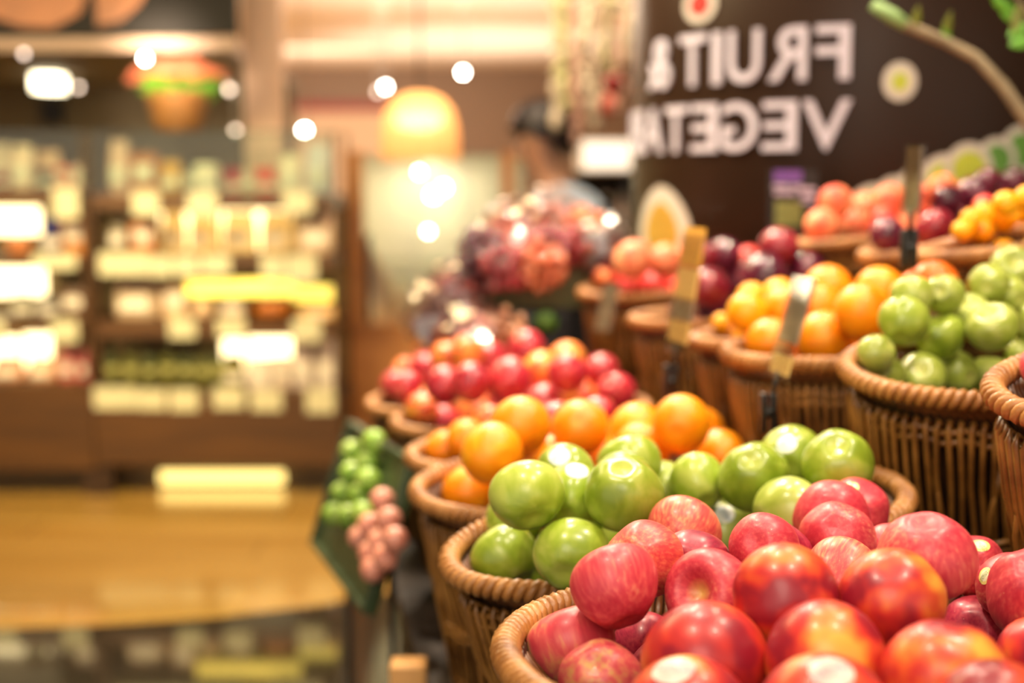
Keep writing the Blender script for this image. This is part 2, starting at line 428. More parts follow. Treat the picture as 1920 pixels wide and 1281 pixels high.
def sticker_mat(name, ring, mid, ink):
    """a round paper sticker: ring, field and a band of print"""
    m, nt, b, out = newmat(name); L = nt.links.new
    uv = N(nt, 'ShaderNodeUVMap'); sx = N(nt, 'ShaderNodeSeparateXYZ'); L(uv.outputs[0], sx.inputs[0])
    ln = N(nt, 'ShaderNodeVectorMath', operation='LENGTH'); L(uv.outputs[0], ln.inputs[0])
    r = ramp(nt, [(0, lin(mid)), (.6, lin(mid)), (.64, lin(ring)), (1, lin(ring))], 'CONSTANT'); L(ln.outputs['Value'], r.inputs[0])
    nz = N(nt, 'ShaderNodeTexNoise', Scale=9.0); L(uv.outputs[0], nz.inputs['Vector'])
    ab = N(nt, 'ShaderNodeMath', operation='ABSOLUTE'); L(sx.outputs[1], ab.inputs[0])
    r2 = ramp(nt, [(0, (1, 1, 1, 1)), (.28, (0, 0, 0, 1))], 'CONSTANT'); L(ab.outputs[0], r2.inputs[0])
    r3 = ramp(nt, [(0, (0, 0, 0, 1)), (.5, (.8, .8, .8, 1))], 'CONSTANT'); L(nz.outputs[0], r3.inputs[0])
    mu = N(nt, 'ShaderNodeMath', operation='MULTIPLY'); L(r2.outputs[0], mu.inputs[0]); L(r3.outputs[0], mu.inputs[1])
    mx = N(nt, 'ShaderNodeMixRGB'); mx.inputs[2].default_value = lin(ink); L(mu.outputs[0], mx.inputs[0]); L(r.outputs[0], mx.inputs[1])
    L(mx.outputs[0], b.inputs['Base Color']); b.inputs['Roughness'].default_value = .35
    return m
STK = {'w': sticker_mat('white_sticker', (236, 238, 236), (226, 230, 232), (132, 160, 190)),
       'y': sticker_mat('yellow_ringed_sticker', (240, 226, 140), (232, 236, 200), (90, 130, 60)),
       'p': sticker_mat('pale_sticker', (206, 192, 184), (196, 180, 172), (150, 110, 130))}

def add_sticker(fruit, me, d, kind, rad=.30, asp=1.0):
    """paper sticker lying on the skin, centred in direction d (fruit space)"""
    d = d.normalized(); u = d.orthogonal().normalized(); w = d.cross(u)
    rows = []; uvs = []
    for i in range(7):
        q = max(.001, i / 6)
        row = []
        for k in range(24):
            a = 2 * PI * k / 24
            dd = (d + u * (q * rad * math.cos(a)) + w * (q * rad * asp * math.sin(a))).normalized()
            row.append(surf(me, dd, .008)); uvs.append((q * math.cos(a), q * math.sin(a)))
        rows.append(row)
    mb = MB().grid(rows, wrap=True)
    me2 = bpy.data.meshes.new('sticker'); me2.from_pydata(mb.v, [], mb.f); me2.materials.append(STK[kind])
    ul = me2.uv_layers.new()
    for lp in me2.loops: ul.data[lp.index].uv = uvs[lp.vertex_index]
    for p in me2.polygons: p.use_smooth = True
    link('sticker', me2, fruit)

def stem_mesh():
    return MB().tube([(0, 0, .42), (.02, .01, .62), (.06, .02, .82), (.12, .03, .98)], [.035, .028, .028, .045], 7).mesh('apple_stem', MT['stem'])
STEM = stem_mesh()

# ------------------------------------------------------------------ baskets
TILT = math.radians(5.4)
def axes(slope=-.17, tilt=TILT, fall=.13):
    u = Vector((1, -slope, 0)).normalized() * math.cos(tilt) + Vector((0, 0, math.sin(tilt)))
    v = Vector((slope, 1, 0)).normalized(); v = (v + Vector((0, 0, fall)))
    v = (v - u * v.dot(u)).normalized()
    return u, v, u.cross(v)
HB = .27
def oval(a, b, n, cnt, s=1.0):
    """points at even spacing along a rounded oval"""
    raw = []
    for k in range(720):
        t = 2 * PI * k / 720; c, q = math.cos(t), math.sin(t)
        raw.append(Vector((a*s*math.copysign(abs(c)**(2/n), c), b*s*math.copysign(abs(q)**(2/n), q), 0)))
    L = [0]
    for k in range(720): L.append(L[-1] + (raw[(k+1) % 720] - raw[k]).length)
    out = []; j = 0
    for i in range(cnt):
        d = L[-1] * i / cnt
        while L[j+1] < d: j += 1
        f = (d - L[j]) / max(1e-9, L[j+1] - L[j])
        out.append(raw[j].lerp(raw[(j+1) % 720], f))
    return out, L[-1]

def rope(mb, a, b, n, z, strands, turns, hr, sr, s=1.0, seg=9, sides=7):
    cnt = turns * seg
    pts, _ = oval(a, b, n, cnt, s)
    for st in range(strands):
        path = []
        for i, p in enumerate(pts):
            t = (pts[(i+1) % cnt] - pts[i-1]).normalized(); o = Vector((t.y, -t.x, 0))
            ph = 2 * PI * (turns * i / cnt + st / strands)
            path.append(Vector((p.x, p.y, z)) + o * (hr * math.cos(ph)) + Vector((0, 0, hr * math.sin(ph))))
        mb.tube(path, sr, sides, closed=True)

BM = {}
def basket_parts(a, b, HB):
    key = '%.3f_%.3f_%.3f' % (a, b, HB)
    if key in BM: return BM[key]
    n = 2.15; r = random.Random(5)
    rim = MB(); _, per = oval(a, b, n, 10)
    turns = max(8, int(per / .0112 / 2)); rope(rim, a, b, n, HB, 2, turns, .0072, .0054, seg=10, sides=6)
    p_, _ = oval(a, b, n, 96); rim.tube([Vector((q.x, q.y, HB)) for q in p_], .0066, 8, closed=True)
    rim = rim.mesh('basket_rim', MT['wicker_rim'])
    # tray wall under the braid: slanting wicker strands in front of a dark wall
    tw = MB(); cnt = int(per / .0105)
    p1, _ = oval(a, b, n, cnt, .975); p2, _ = oval(a, b, n, cnt, .90)
    for k in range(cnt):
        q = p2[(k + 2) % cnt]
        tw.tube([(p1[k].x, p1[k].y, HB - .006), ((p1[k].x+q.x)/2, (p1[k].y+q.y)/2, HB - .018), (q.x, q.y, HB - .030)], .0042, 5)
    tw = tw.mesh('basket_tray_wall', MT['wicker_tray_shade'])
    # stakes bent over the binding, two pairs of weavers
    st = MB(); cnt = int(per / .0125)
    tp, _ = oval(a, b, n, cnt, .965); md, _ = oval(a, b, n, cnt, .93); bt, _ = oval(a, b, n, cnt, .83)
    inn, _ = oval(a, b, n, cnt, .93)
    for k in range(cnt):
        j = r.uniform(-.0025, .0025)
        t = (tp[(k+1) % cnt] - tp[k-1]).normalized()
        st.tube([Vector((inn[k].x, inn[k].y, HB-.036)), Vector((tp[k].x, tp[k].y, HB-.028)), Vector((tp[k].x*1.012, tp[k].y*1.012, HB-.037)),
                 Vector((md[k].x*1.01, md[k].y*1.01, HB*.62)) + t*j, Vector((bt[k].x*1.04, bt[k].y*1.04, HB*.38)) - t*j, Vector((bt[k].x, bt[k].y, .0))],
                [.0030, .0034, .0036, .0034, .0032, .0028], 6)
        if k % 5 == 0:
            e = t * r.choice((-.006, .006))
            st.tube([Vector((md[k].x, md[k].y, max(.012, HB-.075))) + e, Vector((md[k].x, md[k].y, HB*.5)) - e*.4, Vector((bt[k].x*1.01, bt[k].y*1.01, .0)) - e*.5], .0032, 5)
    st = st.mesh('basket_stakes', MT['wicker'])
    wv = MB()
    for z, s in ((HB-.040, .95), (HB-.052, .945), (HB*.37, .885), (HB*.37-.010, .88), (.012, .825), (.022, .83)):
        rope(wv, a, b, n, max(z, .011), 1, max(6, cnt // 4), .0025, .0042, s, 4, 5)
    wv = wv.mesh('basket_weavers', MT['wicker'])
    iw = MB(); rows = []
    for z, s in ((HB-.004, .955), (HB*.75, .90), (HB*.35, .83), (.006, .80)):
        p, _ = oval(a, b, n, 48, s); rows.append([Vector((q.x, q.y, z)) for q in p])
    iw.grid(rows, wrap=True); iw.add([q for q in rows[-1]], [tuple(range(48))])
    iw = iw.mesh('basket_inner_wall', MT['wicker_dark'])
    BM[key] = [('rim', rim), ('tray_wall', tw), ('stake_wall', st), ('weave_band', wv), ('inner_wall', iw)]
    return BM[key]

BASKETS = {}
def basket(bid, px, py, Y, label, a=.25, b=.145, slope=-.17, tilt=TILT, fall=.13, h=.27, group='wicker fruit baskets on the stepped stand'):
    """px, py: where the left end of its rim shows, Y metres away"""
    u, v, w = axes(slope, tilt, fall)
    left = P(px, py, Y) + w * .0
    ctr = left + u * a
    base = ctr - w * h
    M = frame(base, u, v, w)
    root = thing('wicker_basket', label, 'basket', group=group, mat=M)
    for nme, me in basket_parts(a, b, h): link(nme, me, root)
    BASKETS[bid] = dict(root=root, M=M, Mi=M.inverted(), a=a, b=b, ctr=ctr, base=base, u=u, v=v, w=w, Y=Y, h=h)

basket('b1', 960.6, 1256, .99, 'wicker basket under the near heap of pink-red apples', a=.28, b=.275, tilt=.02, fall=-.083)
basket('b2', 844, 1063, 1.45, 'wicker basket under the lower heap of green apples', b=.132, tilt=.135, fall=.13)
basket('b3', 783, 928.5, 1.79, 'wicker basket under the lower heap of oranges', tilt=.045, fall=.09, a=.225)
basket('b4', 771.5, 861, 2.13, 'wicker basket between the lower oranges and the crimson apples', tilt=.065, fall=.044, a=.225)
basket('b5', 742, 797, 2.46, 'wicker basket under the front of the crimson apple heap', tilt=.058, fall=.039, a=.225)
basket('b6', 694, 762, 2.79, 'wicker basket under the leftmost crimson apples, farthest of the lower row', tilt=.075, fall=.046, a=.225)
basket('t0', 1888, 760, 1.27, 'wicker basket of a pink apple at the right edge of the frame', b=.14, tilt=.09, fall=.15)
basket('t1', 1601, 706.5, 1.60, 'wicker basket under the upper heap of pale green apples', tilt=.048, fall=.15)
basket('t2', 1372, 670, 1.93, 'wicker basket under the upper heap of oranges', a=.19, tilt=.04, fall=.0)
basket('t3', 1307, 643, 2.26, 'wicker basket of golden mandarins behind the upper oranges', a=.19, b=.135, tilt=.077, fall=-.02)
basket('t4', 1190, 604, 2.59, 'wicker basket under the dark plums of the middle step', a=.18, b=.135, tilt=.05, fall=.0)
basket('t5', 1094, 552.5, 2.92, 'wicker basket of peaches beside the green grape crate', a=.15, b=.135, tilt=.077, fall=.04)
HT = math.radians(9)
basket('h0', 1735, 484, 2.00, 'shallow wicker basket of small yellow mandarins on the top step', b=.12, h=.06, fall=.0, tilt=HT)
basket('h1', 1626, 484, 2.29, 'shallow wicker basket of plums on the top step behind the sign clip', b=.12, h=.06, fall=.0, tilt=HT)
basket('h2', 1507, 462, 2.58, 'shallow wicker basket of peaches on the top step before the dark pillar', b=.12, h=.06, fall=.0, tilt=HT)

# ------------------------------------------------------------------ the heaps
FR = []
def heap(bid, where, layers, nominal):
    """layers: (phrase, [(px, py, wide, skin, options)]) read off the photograph from left to right"""
    for phrase, items in layers:
        items = sorted(items, key=lambda q: q[0])
        for k, it in enumerate(items):
            px, py, wd, mat = it[:4]; op = it[4] if len(it) > 4 else {}
            if 'label' in op: lab = op['label']
            else:
                nth = ['leftmost', 'second from left', 'third from left', 'fourth from left', 'fifth from left', 'sixth from left', 'seventh from left', 'eighth from left', 'ninth from left', 'tenth from left'][k]
                if k == len(items) - 1 and k > 1: nth = 'rightmost'
                
                lab = '%s, %s in %s of %s' % (KIND[mat][2], nth, phrase, where)
            FR.append(dict(px=px, py=py, w=wd, mat=mat, op=op, bid=bid, label=lab, nom=op.get('size', nominal), where=where))

heap('b1', 'the front nectarines', [
    ('upper row', [(1468, 1130, 205, 'nect', {'label': 'blurred nectarine, yellow on its left, before the apple with a stem hollow'}),
                   (1672, 1125, 200, 'nect', {'label': 'blurred nectarine with orange lower cheek below the big tall pink apple'})]),
    ('front row', [(1325, 1262, 250, 'nect', {'size': .087, 'label': 'large blurred red nectarine at bottom centre, left of the striped one'}),
                   (1555, 1245, 232, 'nect', {'size': .082, 'label': 'blurred nectarine with an orange stripe on its right, at bottom middle'}),
                   (1768, 1292, 240, 'nect', {'size': .083, 'label': 'blurred deep red nectarine with an orange band near bottom right'}),
                   (1962, 1245, 190, 'nect', {'label': 'blurred orange nectarine cut by the right edge of the frame'})]),
    ('lowest row', [(1275, 1352, 250, 'nect', {'size': .0815, 'label': 'nectarine with a pale sticker cut by the bottom edge, left one', 'stk': (1262, 1252, 'p', .34)}),
                    (1545, 1348, 250, 'nect', {'size': .0815, 'label': 'nectarine with a big pale sticker cut by the bottom edge, middle', 'stk': (1560, 1254, 'p', .36)}),
                    (1880, 1366, 240, 'nect', {'size': .079, 'label': 'purplish nectarine barely showing in the bottom right corner'})])], .078)
heap('b1', 'the near pink apples', [
    ('left', [(1196, 1212, 128, 'maroon', {'label': 'dark red apple deep in the gap right of the big sharp one', 'size': .066, 'ax': (.1, .95, .1)}),
              (1156, 1096, 182, 'fuji', {'label': 'big pink-red apple in sharp focus, leftmost atop the near heap', 'ax': (-.25, .62, .74), 'shape': 4}),
              (1058, 1208, 172, 'cheek', {'size': .0795, 'label': 'pink apple with yellow-green cheek lying against the near basket rim', 'ax': (-.3, .5, .8)}),
              (1118, 1268, 166, 'cheek', {'size': .0690, 'label': 'pink apple at the bottom edge below the big sharp one', 'ax': (.2, .7, -.7)}),
              (1238, 1252, 150, 'maroon', {'label': 'dark red apple wedged behind the blurred bottom-centre nectarine', 'ax': (.2, .7, -.7)})]),
    ('middle', [(1218, 1052, 150, 'streak', {'label': 'streaky orange apple behind the right shoulder of the sharp leftmost apple', 'ax': (.4, .8, -.3)}),
                (1283, 1003, 146, 'streak', {'label': 'streaky apple at the top left crest against the green apples', 'ax': (.3, .8, .4)}),
                (1314, 1056, 150, 'maroon', {'label': 'dark maroon apple above the apple with a stem hollow', 'ax': (.3, .8, -.3)}),
                (1336, 1118, 180, 'fuji', {'label': 'pink apple with its stem hollow facing left', 'ax': (-.62, -.66, .36), 'shape': 3}),
                (1420, 1031, 136, 'fuji', {'label': 'pink apple between the two dark maroon ones at the crest', 'ax': (.4, .8, -.4)}),
                (1470, 1044, 142, 'maroon', {'label': 'plum-coloured maroon apple at the centre of the near heap', 'ax': (-.5, .8, -.2)}),
                (1562, 1078, 146, 'streak', {'label': 'pale streaked apple just above the two blurred upper nectarines', 'ax': (.5, .7, .3)})]),
    ('crest', [(1562, 986, 150, 'fuji', {'label': 'rosy apple behind the double hump at the crest of the heap', 'ax': (.3, .8, -.4)}),
               (1594, 966, 128, 'fuji', {'label': 'apple with a yellow sticker peeping over the rosy crest apple', 'stk': (1592, 911, 'y', .3), 'ax': (.2, .9, -.2)}),
               (1582, 1014, 148, 'fuji', {'label': 'rosy apple forming the front of the double hump', 'ax': (.2, .8, -.5)}),
               (1660, 1042, 128, 'fuji', {'label': 'apple with a small yellow sticker left behind the biggest pink apple', 'stk': (1603, 1003, 'y', .3), 'ax': (.2, .9, .2)}),
               (1737, 1046, 190, 'fuji', {'label': 'biggest tall pink apple right of the heap, standing above its neighbours', 'ax': (.15, .3, -.9), 'shape': 0}),
               (1838, 1072, 120, 'fuji', {'label': 'apple with a yellow sticker right behind the biggest pink apple', 'stk': (1838, 1018, 'y', .34), 'ax': (.2, .9, -.3)}),
               (1882, 1108, 126, 'fuji', {'label': 'apple with a yellow sticker tucked below its stickered neighbour, far right', 'stk': (1842, 1078, 'y', .3), 'ax': (.2, .9, -.3)}),
               (1838, 1182, 162, 'maroon', {'label': 'dull brown-red apple right of the blurred upper nectarines', 'ax': (.4, .7, -.4)}),
               (1942, 1112, 186, 'fuji', {'label': 'pink apple cut by the right edge of the frame', 'ax': (.3, .5, -.7)})])], .077)
heap('b2', 'the lower green heap', [
    ('left', [(988, 928, 146, 'green', {'label': 'green apple at the upper left corner of the lower green heap', 'ax': (-.2, .7, .5)}),
              (1074, 936, 138, 'green', {'label': 'green apple with a white sticker left of the largest green one', 'stk': (1082, 880, 'w', .34), 'ax': (.2, .8, .3)}),
              (1170, 926, 152, 'green', {'label': 'largest green apple, front and centre of the lower green heap', 'ax': (.1, .5, -.8)}),
              (1062, 890, 116, 'green', {'label': 'green apple with a white sticker highest behind the left ones', 'stk': (1048, 852, 'w', .4), 'ax': (.3, .9, .2)}),
              (1190, 880, 122, 'green', {'label': 'green apple rising highest behind the largest one, below the oranges', 'ax': (-.3, .6, .7)}),
              (1166, 897, 116, 'green', {'label': 'green apple with a sticker squeezed behind the largest one', 'stk': (1182, 843, 'w', .28), 'ax': (.3, .9, .2)})]),
    ('low', [(938, 1034, 134, 'green', {'label': 'green apple touching the basket rim at the far left end', 'ax': (-.5, .5, .6)}),
             (968, 1064, 124, 'green', {'label': 'green apple with a white sticker low between two others at left', 'stk': (980, 1008, 'w', .36), 'ax': (.3, .8, -.3)}),
             (1072, 1040, 148, 'green', {'label': 'round green apple low in front, just left of the pink apples', 'ax': (.2, .8, .3)}),
             (966, 985, 110, 'green', {'label': 'green apple barely peeping out beside the lower oranges', 'ax': (.2, .8, .3)})]),
    ('right', [(1252, 915, 118, 'green', {'label': 'green apple just right of the largest one', 'ax': (.3, .8, .5)}),
               (1300, 908, 114, 'green', {'label': 'green apple with a shiny shoulder in the middle of the heap', 'ax': (-.2, .8, .5)}),
               (1331, 922, 100, 'greenpale', {'label': 'pale shiny green apple in the gap left of the round right one', 'ax': (.4, .7, .6)}),
               (1408, 894, 142, 'green', {'label': 'big round green apple on top right of centre', 'ax': (.2, .7, -.6)}),
               (1490, 872, 126, 'green', {'label': 'green apple with a white sticker below the black sign clip', 'stk': (1474, 830, 'w', .34), 'ax': (.3, .9, .1)}),
               (1571, 872, 140, 'green', {'label': 'topmost green apple at the right end of the lower green heap', 'ax': (.2, .6, -.7)}),
               (1481, 962, 150, 'greenpale', {'label': 'pale egg-shaped green apple touching the pink apple crest', 'ax': (.9, .3, .2)}),
               (1526, 936, 122, 'greenpale', {'label': 'pale green apple under the topmost right one', 'ax': (-.3, .3, .9)}),
               (1356, 990, 124, 'greenpale', {'label': 'green apple with a sticker low behind the streaky crest apple', 'stk': (1358, 962, 'w', .34), 'ax': (.2, .6, .5)})])], .077)
heap('b3', 'the lower oranges', [
    ('front', [(866, 926, 106, 'orange'), (945, 948, 104, 'orange')]),
    ('middle', [(922, 850, 118, 'orange'), (982, 866, 112, 'orange'), (1050, 862, 104, 'orange'), (1115, 842, 102, 'orange'), (1203, 846, 108, 'orange'), (1362, 852, 96, 'orange')]),
    ('top', [(975, 800, 116, 'orange'), (1080, 812, 108, 'orange'), (1183, 816, 108, 'orange'), (1277, 796, 112, 'orange'), (1306, 822, 98, 'orange')])], .078)
heap('b4', 'the small heap behind them', [
    ('row', [(820, 843, 72, 'orange'), (868, 826, 76, 'orange'), (912, 800, 70, 'galayellow'), (1040, 790, 80, 'gala'), (1120, 780, 78, 'gala')])], .062)
heap('b5', 'the crimson apple heap', [
    ('front', [(790, 768, 66, 'galayellow'), (826, 779, 64, 'gala'), (880, 776, 72, 'galayellow'), (945, 764, 76, 'gala'), (1018, 757, 76, 'gala'), (1088, 748, 74, 'galayellow'), (1155, 734, 76, 'gala')]),
    ('middle', [(770, 735, 62, 'gala'), (832, 724, 78, 'gala'), (884, 718, 80, 'gala'), (955, 714, 90, 'gala'), (1012, 694, 72, 'galayellow'), (1064, 700, 78, 'gala'), (1126, 698, 72, 'gala')])], .07)
heap('b6', 'the farthest crimson heap', [
    ('row', [(732, 730, 58, 'gala'), (764, 698, 58, 'galayellow'), (800, 690, 64, 'gala'), (838, 672, 66, 'galayellow'), (877, 662, 72, 'galayellow'), (918, 674, 76, 'gala'), (988, 656, 74, 'gala'), (1062, 680, 80, 'galayellow')])], .07)
heap('t0', 'the right edge basket', [
    ('row', [(1944, 690, 90, 'fuji', {'label': 'pink apple above the upper basket rim at the right edge'}), (1975, 640, 90, 'fuji', {'label': 'pink apple behind the one at the right edge'})])], .07)
heap('t1', 'the upper green heap', [
    ('bottom row', [(1645, 668, 76, 'greenpale', {}), (1657, 698, 76, 'greenpale', {}), (1718, 699, 98, 'greenpale', {'ax': (.2, .8, -.5)}), (1808, 702, 86, 'greenpale', {}), (1850, 702, 98, 'greenpale', {'ax': (.1, -.1, 1), 'stem': 0}), (1914, 650, 62, 'greenpale', {})]),
    ('middle row', [(1695, 602, 98, 'green', {'ax': (.3, .6, .6)}), (1760, 634, 96, 'green', {'ax': (-.25, -.1, .95), 'stem': 0}), (1858, 612, 104, 'greenpale', {'ax': (-.3, -.45, .8), 'stem': 0}), (1938, 612, 84, 'greenpale', {})]),
    ('top', [(1712, 556, 84, 'greenpale', {'ax': (.1, .4, .9)}), (1770, 560, 80, 'greenpale', {}), (1815, 582, 86, 'greenpale', {'ax': (-.1, -.55, .8), 'stem': 0}), (1855, 540, 78, 'greenpale', {}), (1886, 556, 86, 'greenpale', {}),
             (1897, 505, 84, 'greenpale', {'label': 'pale green apple on the very top right, its hollow facing the viewer', 'ax': (-.05, -.85, .5), 'stem': 0}), (1915, 584, 84, 'green', {})])], .066)
heap('t2', 'the upper oranges', [
    ('bottom row', [(1442, 641, 92, 'orange'), (1546, 638, 110, 'orange'), (1640, 648, 86, 'orange')]),
    ('middle row', [(1402, 586, 80, 'yellow'), (1472, 575, 84, 'orange'), (1532, 576, 92, 'orange'), (1618, 586, 112, 'orange')]),
    ('top', [(1553, 542, 92, 'orange'), (1650, 546, 94, 'orange'), (1722, 548, 84, 'orangedeep', {'size': .064}), (1752, 534, 92, 'orangedeep', {'size': .064}), (1830, 530, 84, 'orangedeep', {'size': .064})])], .08)
heap('t3', 'the mandarin basket', [
    ('row', [(1348, 618, 38, 'yellow'), (1380, 630, 42, 'yellow'), (1462, 556, 70, 'yellow'), (1410, 560, 60, 'yellow')])], .052)
heap('t4', 'the middle-step plums', [
    ('front', [(1262, 590, 44, 'plum'), (1330, 540, 76, 'plumred'), (1384, 528, 62, 'plum'), (1432, 520, 92, 'plum'), (1512, 505, 82, 'plum')]),
    ('top', [(1320, 482, 52, 'plumred'), (1358, 480, 64, 'plum'), (1404, 488, 54, 'peachred'), (1461, 464, 76, 'plumred'), (1548, 488, 58, 'plumred'), (1605, 500, 46, 'plum')])], .068)
heap('t5', 'the crateside peaches', [
    ('bottom row', [(1132, 530, 44, 'galayellow'), (1168, 532, 56, 'peachred'), (1222, 532, 60, 'peachred'), (1280, 536, 56, 'peachred')]),
    ('top', [(1187, 488, 74, 'peach'), (1246, 490, 66, 'peach'), (1290, 486, 60, 'peach')])], .072)
heap('h0', 'the top-step mandarins', [
    ('bottom row', [(1806, 432, 42, 'yellow'), (1842, 430, 44, 'yellow'), (1876, 427, 44, 'yellow'), (1912, 420, 44, 'yellow')]),
    ('middle row', [(1822, 412, 42, 'yellow'), (1856, 408, 44, 'yellow'), (1893, 402, 46, 'yellow'), (1930, 396, 46, 'yellow')]),
    ('top', [(1848, 388, 42, 'peachred'), (1886, 382, 50, 'yellow'), (1925, 372, 50, 'yellow')])], .036)
heap('h1', 'the top-step plums', [
    ('bottom row', [(1663, 440, 68, 'plum'), (1752, 428, 70, 'plumred'), (1800, 402, 44, 'plum')]),
    ('top', [(1658, 412, 50, 'peachred'), (1735, 362, 36, 'peach'), (1767, 350, 50, 'peach'), (1775, 378, 60, 'plum'), (1826, 360, 58, 'plum'), (1850, 338, 46, 'plum'), (1868, 352, 56, 'plum'), (1898, 342, 52, 'plum'), (1916, 356, 58, 'plum')])], .058)
heap('h2', 'the top-step peaches', [
    ('bottom row', [(1541, 424, 66, 'peach'), (1603, 424, 62, 'peach')]),
    ('top', [(1566, 380, 66, 'peach'), (1620, 390, 60, 'peach'), (1668, 378, 66, 'peach')])], .064)

for f in FR:
    B = BASKETS[f['bid']]; rr = ray(f['px'], f['py'])
    t = f['nom'] * F / f['w']
    p = CAM + rr * t
    # keep it over its own basket
    for _ in range(4):
        q = B['Mi'] @ p
        lim = B['b'] * .80
        if q.y > lim: t -= (q.y - lim) * .9
        elif q.y < -lim: t += (-lim - q.y) * .9
        p = CAM + rr * t
    f['ray'] = rr; f['t0'] = f['t'] = t
for it in range(260):
    for i in range(len(FR)):
        for j in range(i):
            a, b = FR[i], FR[j]
            if abs(a['t'] - b['t']) > .2: continue
            ra, rb = a['w'] * a['t'] / (2*F), b['w'] * b['t'] / (2*F)
            pa, pb = CAM + a['ray'] * a['t'], CAM + b['ray'] * b['t']
            R = (ra + rb) * .955; d = pa - pb
            if d.length >= R: continue
            vw = ((pa + pb) / 2 - CAM).normalized(); dep = d.dot(vw); lat2 = max(0, d.length_squared - dep*dep)
            need = math.sqrt(max(0, R*R - lat2)); s = 1 if a['t0'] + .0002*(b['py']-a['py']) >= b['t0'] else -1
            mv = (need - s*dep) * .25
            a['t'] += s*mv; b['t'] -= s*mv
    for f in FR: f['t'] = min(max(f['t'], f['t0'] - .10), f['t0'] + .10)

for f in FR:
    f['pos'] = CAM + f['ray'] * f['t']; f['r'] = f['w'] * f['t'] / (2 * F); f['vis'] = True
# settle: no fruit in another, none through a basket wall or rim
RIMP = []
for bid, B in BASKETS.items():
    ring, _ = oval(B['a'], B['b'], 2.15, 120); RIMP += [B['M'] @ Vector((p.x, p.y, B['h'])) for p in ring]
RIMP = np.array([tuple(p) for p in RIMP])
def settle(fruit, rounds):
    Pp = np.array([tuple(f['pos']) for f in fruit]); n = len(fruit)
    W = np.array([f['w'] for f in fruit]); Ry = np.array([tuple(f['ray']) for f in fruit]); T0 = np.array([f['t'] for f in fruit]); cam_ = np.array(tuple(CAM)); fw = np.array(tuple(FWD))
    Rr = W * T0 / (2 * F)
    for it in range(rounds):
        d = Pp[:, None] - Pp[None]; L = np.sqrt((d ** 2).sum(2)) + np.eye(n)
        pen = np.maximum(0, (Rr[:, None] + Rr[None]) * .945 - L) * (1 - np.eye(n))
        Pp += (d / L[..., None] * pen[..., None] * .35).sum(1)
        for k, f in enumerate(fruit):
            B = BASKETS[f['bid']]; q = B['Mi'] @ Vector(Pp[k]); r = Rr[k]
            if q.z < B['h'] + .35 * r:
                A_, B_ = B['a'] * .935 - r - .004, max(.015, B['b'] * .935 - r - .004)
                s = ((abs(q.x) / A_) ** 2.15 + (abs(q.y) / B_) ** 2.15) ** (1 / 2.15)
                if s > 1:
                    k_ = 1 + (1 / s - 1) * .5; q = Vector((q.x * k_, q.y * k_, q.z))
            q.z = max(q.z, r * .92 + .008); Pp[k] = tuple(B['M'] @ q)
            e = Pp[k] - RIMP; dl = np.sqrt((e ** 2).sum(1)); m_ = int(dl.argmin()); g = r * .97 + .010 - dl[m_]
            if g > 0 and dl[m_] > 1e-5: Pp[k] += e[m_] / dl[m_] * g * .5
        # depth is free, the sideways place is not: stay where the photograph shows the fruit
        t = np.clip((Pp - cam_) @ fw, T0 - .10, T0 + .10); on = cam_ + Ry * t[:, None]; lat = Pp - on; ll = np.sqrt((lat ** 2).sum(1)) + 1e-9
        mx = 13.0 * t / F
        Pp = on + lat * np.minimum(1, mx / ll)[:, None]; Rr = W * t / (2 * F)
    for k, f in enumerate(fruit): f['pos'] = Vector(Pp[k]); f['r'] = float(Rr[k])
settle(FR, 70)
for f in FR:
    x_, y_, z_ = proj(f['pos']); f['shift'] = math.hypot(x_ - f['px'], y_ - f['py']); f['px'], f['py'] = x_, y_; f['t'] = z_; f['w'] = 2 * f['r'] * F / z_
# fruit of the layers below, which shows only in the gaps of the heap
rf = random.Random(11)
for bid, B in BASKETS.items():
    own = [f for f in FR if f['bid'] == bid and f['vis'] and f['mat'] != 'nect']
    if not own: continue
    r0 = sorted(f['r'] for f in own)[len(own)//2]
    added = 0
    low_n = 0
    for tr in range(6000):
        if added >= (40 if bid == 'b1' else 22): break
        if tr == 3500: low_n = added
        ang = rf.uniform(0, 6.28); s_ = rf.uniform(0, 1) ** .5 * .98
        x = (B['a'] * .93 - .006 - r0) * s_ * math.cos(ang); y = max(.01, B['b'] * .93 - .006 - r0) * s_ * math.sin(ang)
        floor_ = B['h'] - (.035 if B['h'] < .2 else .05)
        z = floor_ + r0 * (.99 if tr < 3500 else 2.35)
        if tr >= 3500 and s_ > .6: continue
        r = r0 * rf.uniform(.92, 1.0)
        p = B['M'] @ Vector((x, y, z)); px, py, t = proj(p); pr = r * F / t
        ok = True
        for g in FR:
            d = (p - g['pos']).length
            if d < (r + g['r']) * .95: ok = False; break
            if g['vis']:
                gx, gy, gt = proj(g['pos']); gr = g['w'] / 2
                if math.hypot(px - gx, py - gy) < (pr + gr) * .96 and t < gt + .012: ok = False; break
        if not ok: continue
        m = rf.choice(own)['mat']
        if bid == 'b1' and y < -.08: m = 'nect'
        FR.append(dict(px=px, py=py, w=2*pr, mat=m, op={}, bid=bid, where=own[0]['where'], vis=False, pos=p, r=r, t=t, t0=t,
                       label='%s of the lower layers, mostly hidden under %s' % (KIND[m][2], 'the front nectarines' if m == 'nect' else own[0]['where'])))
        added += 1

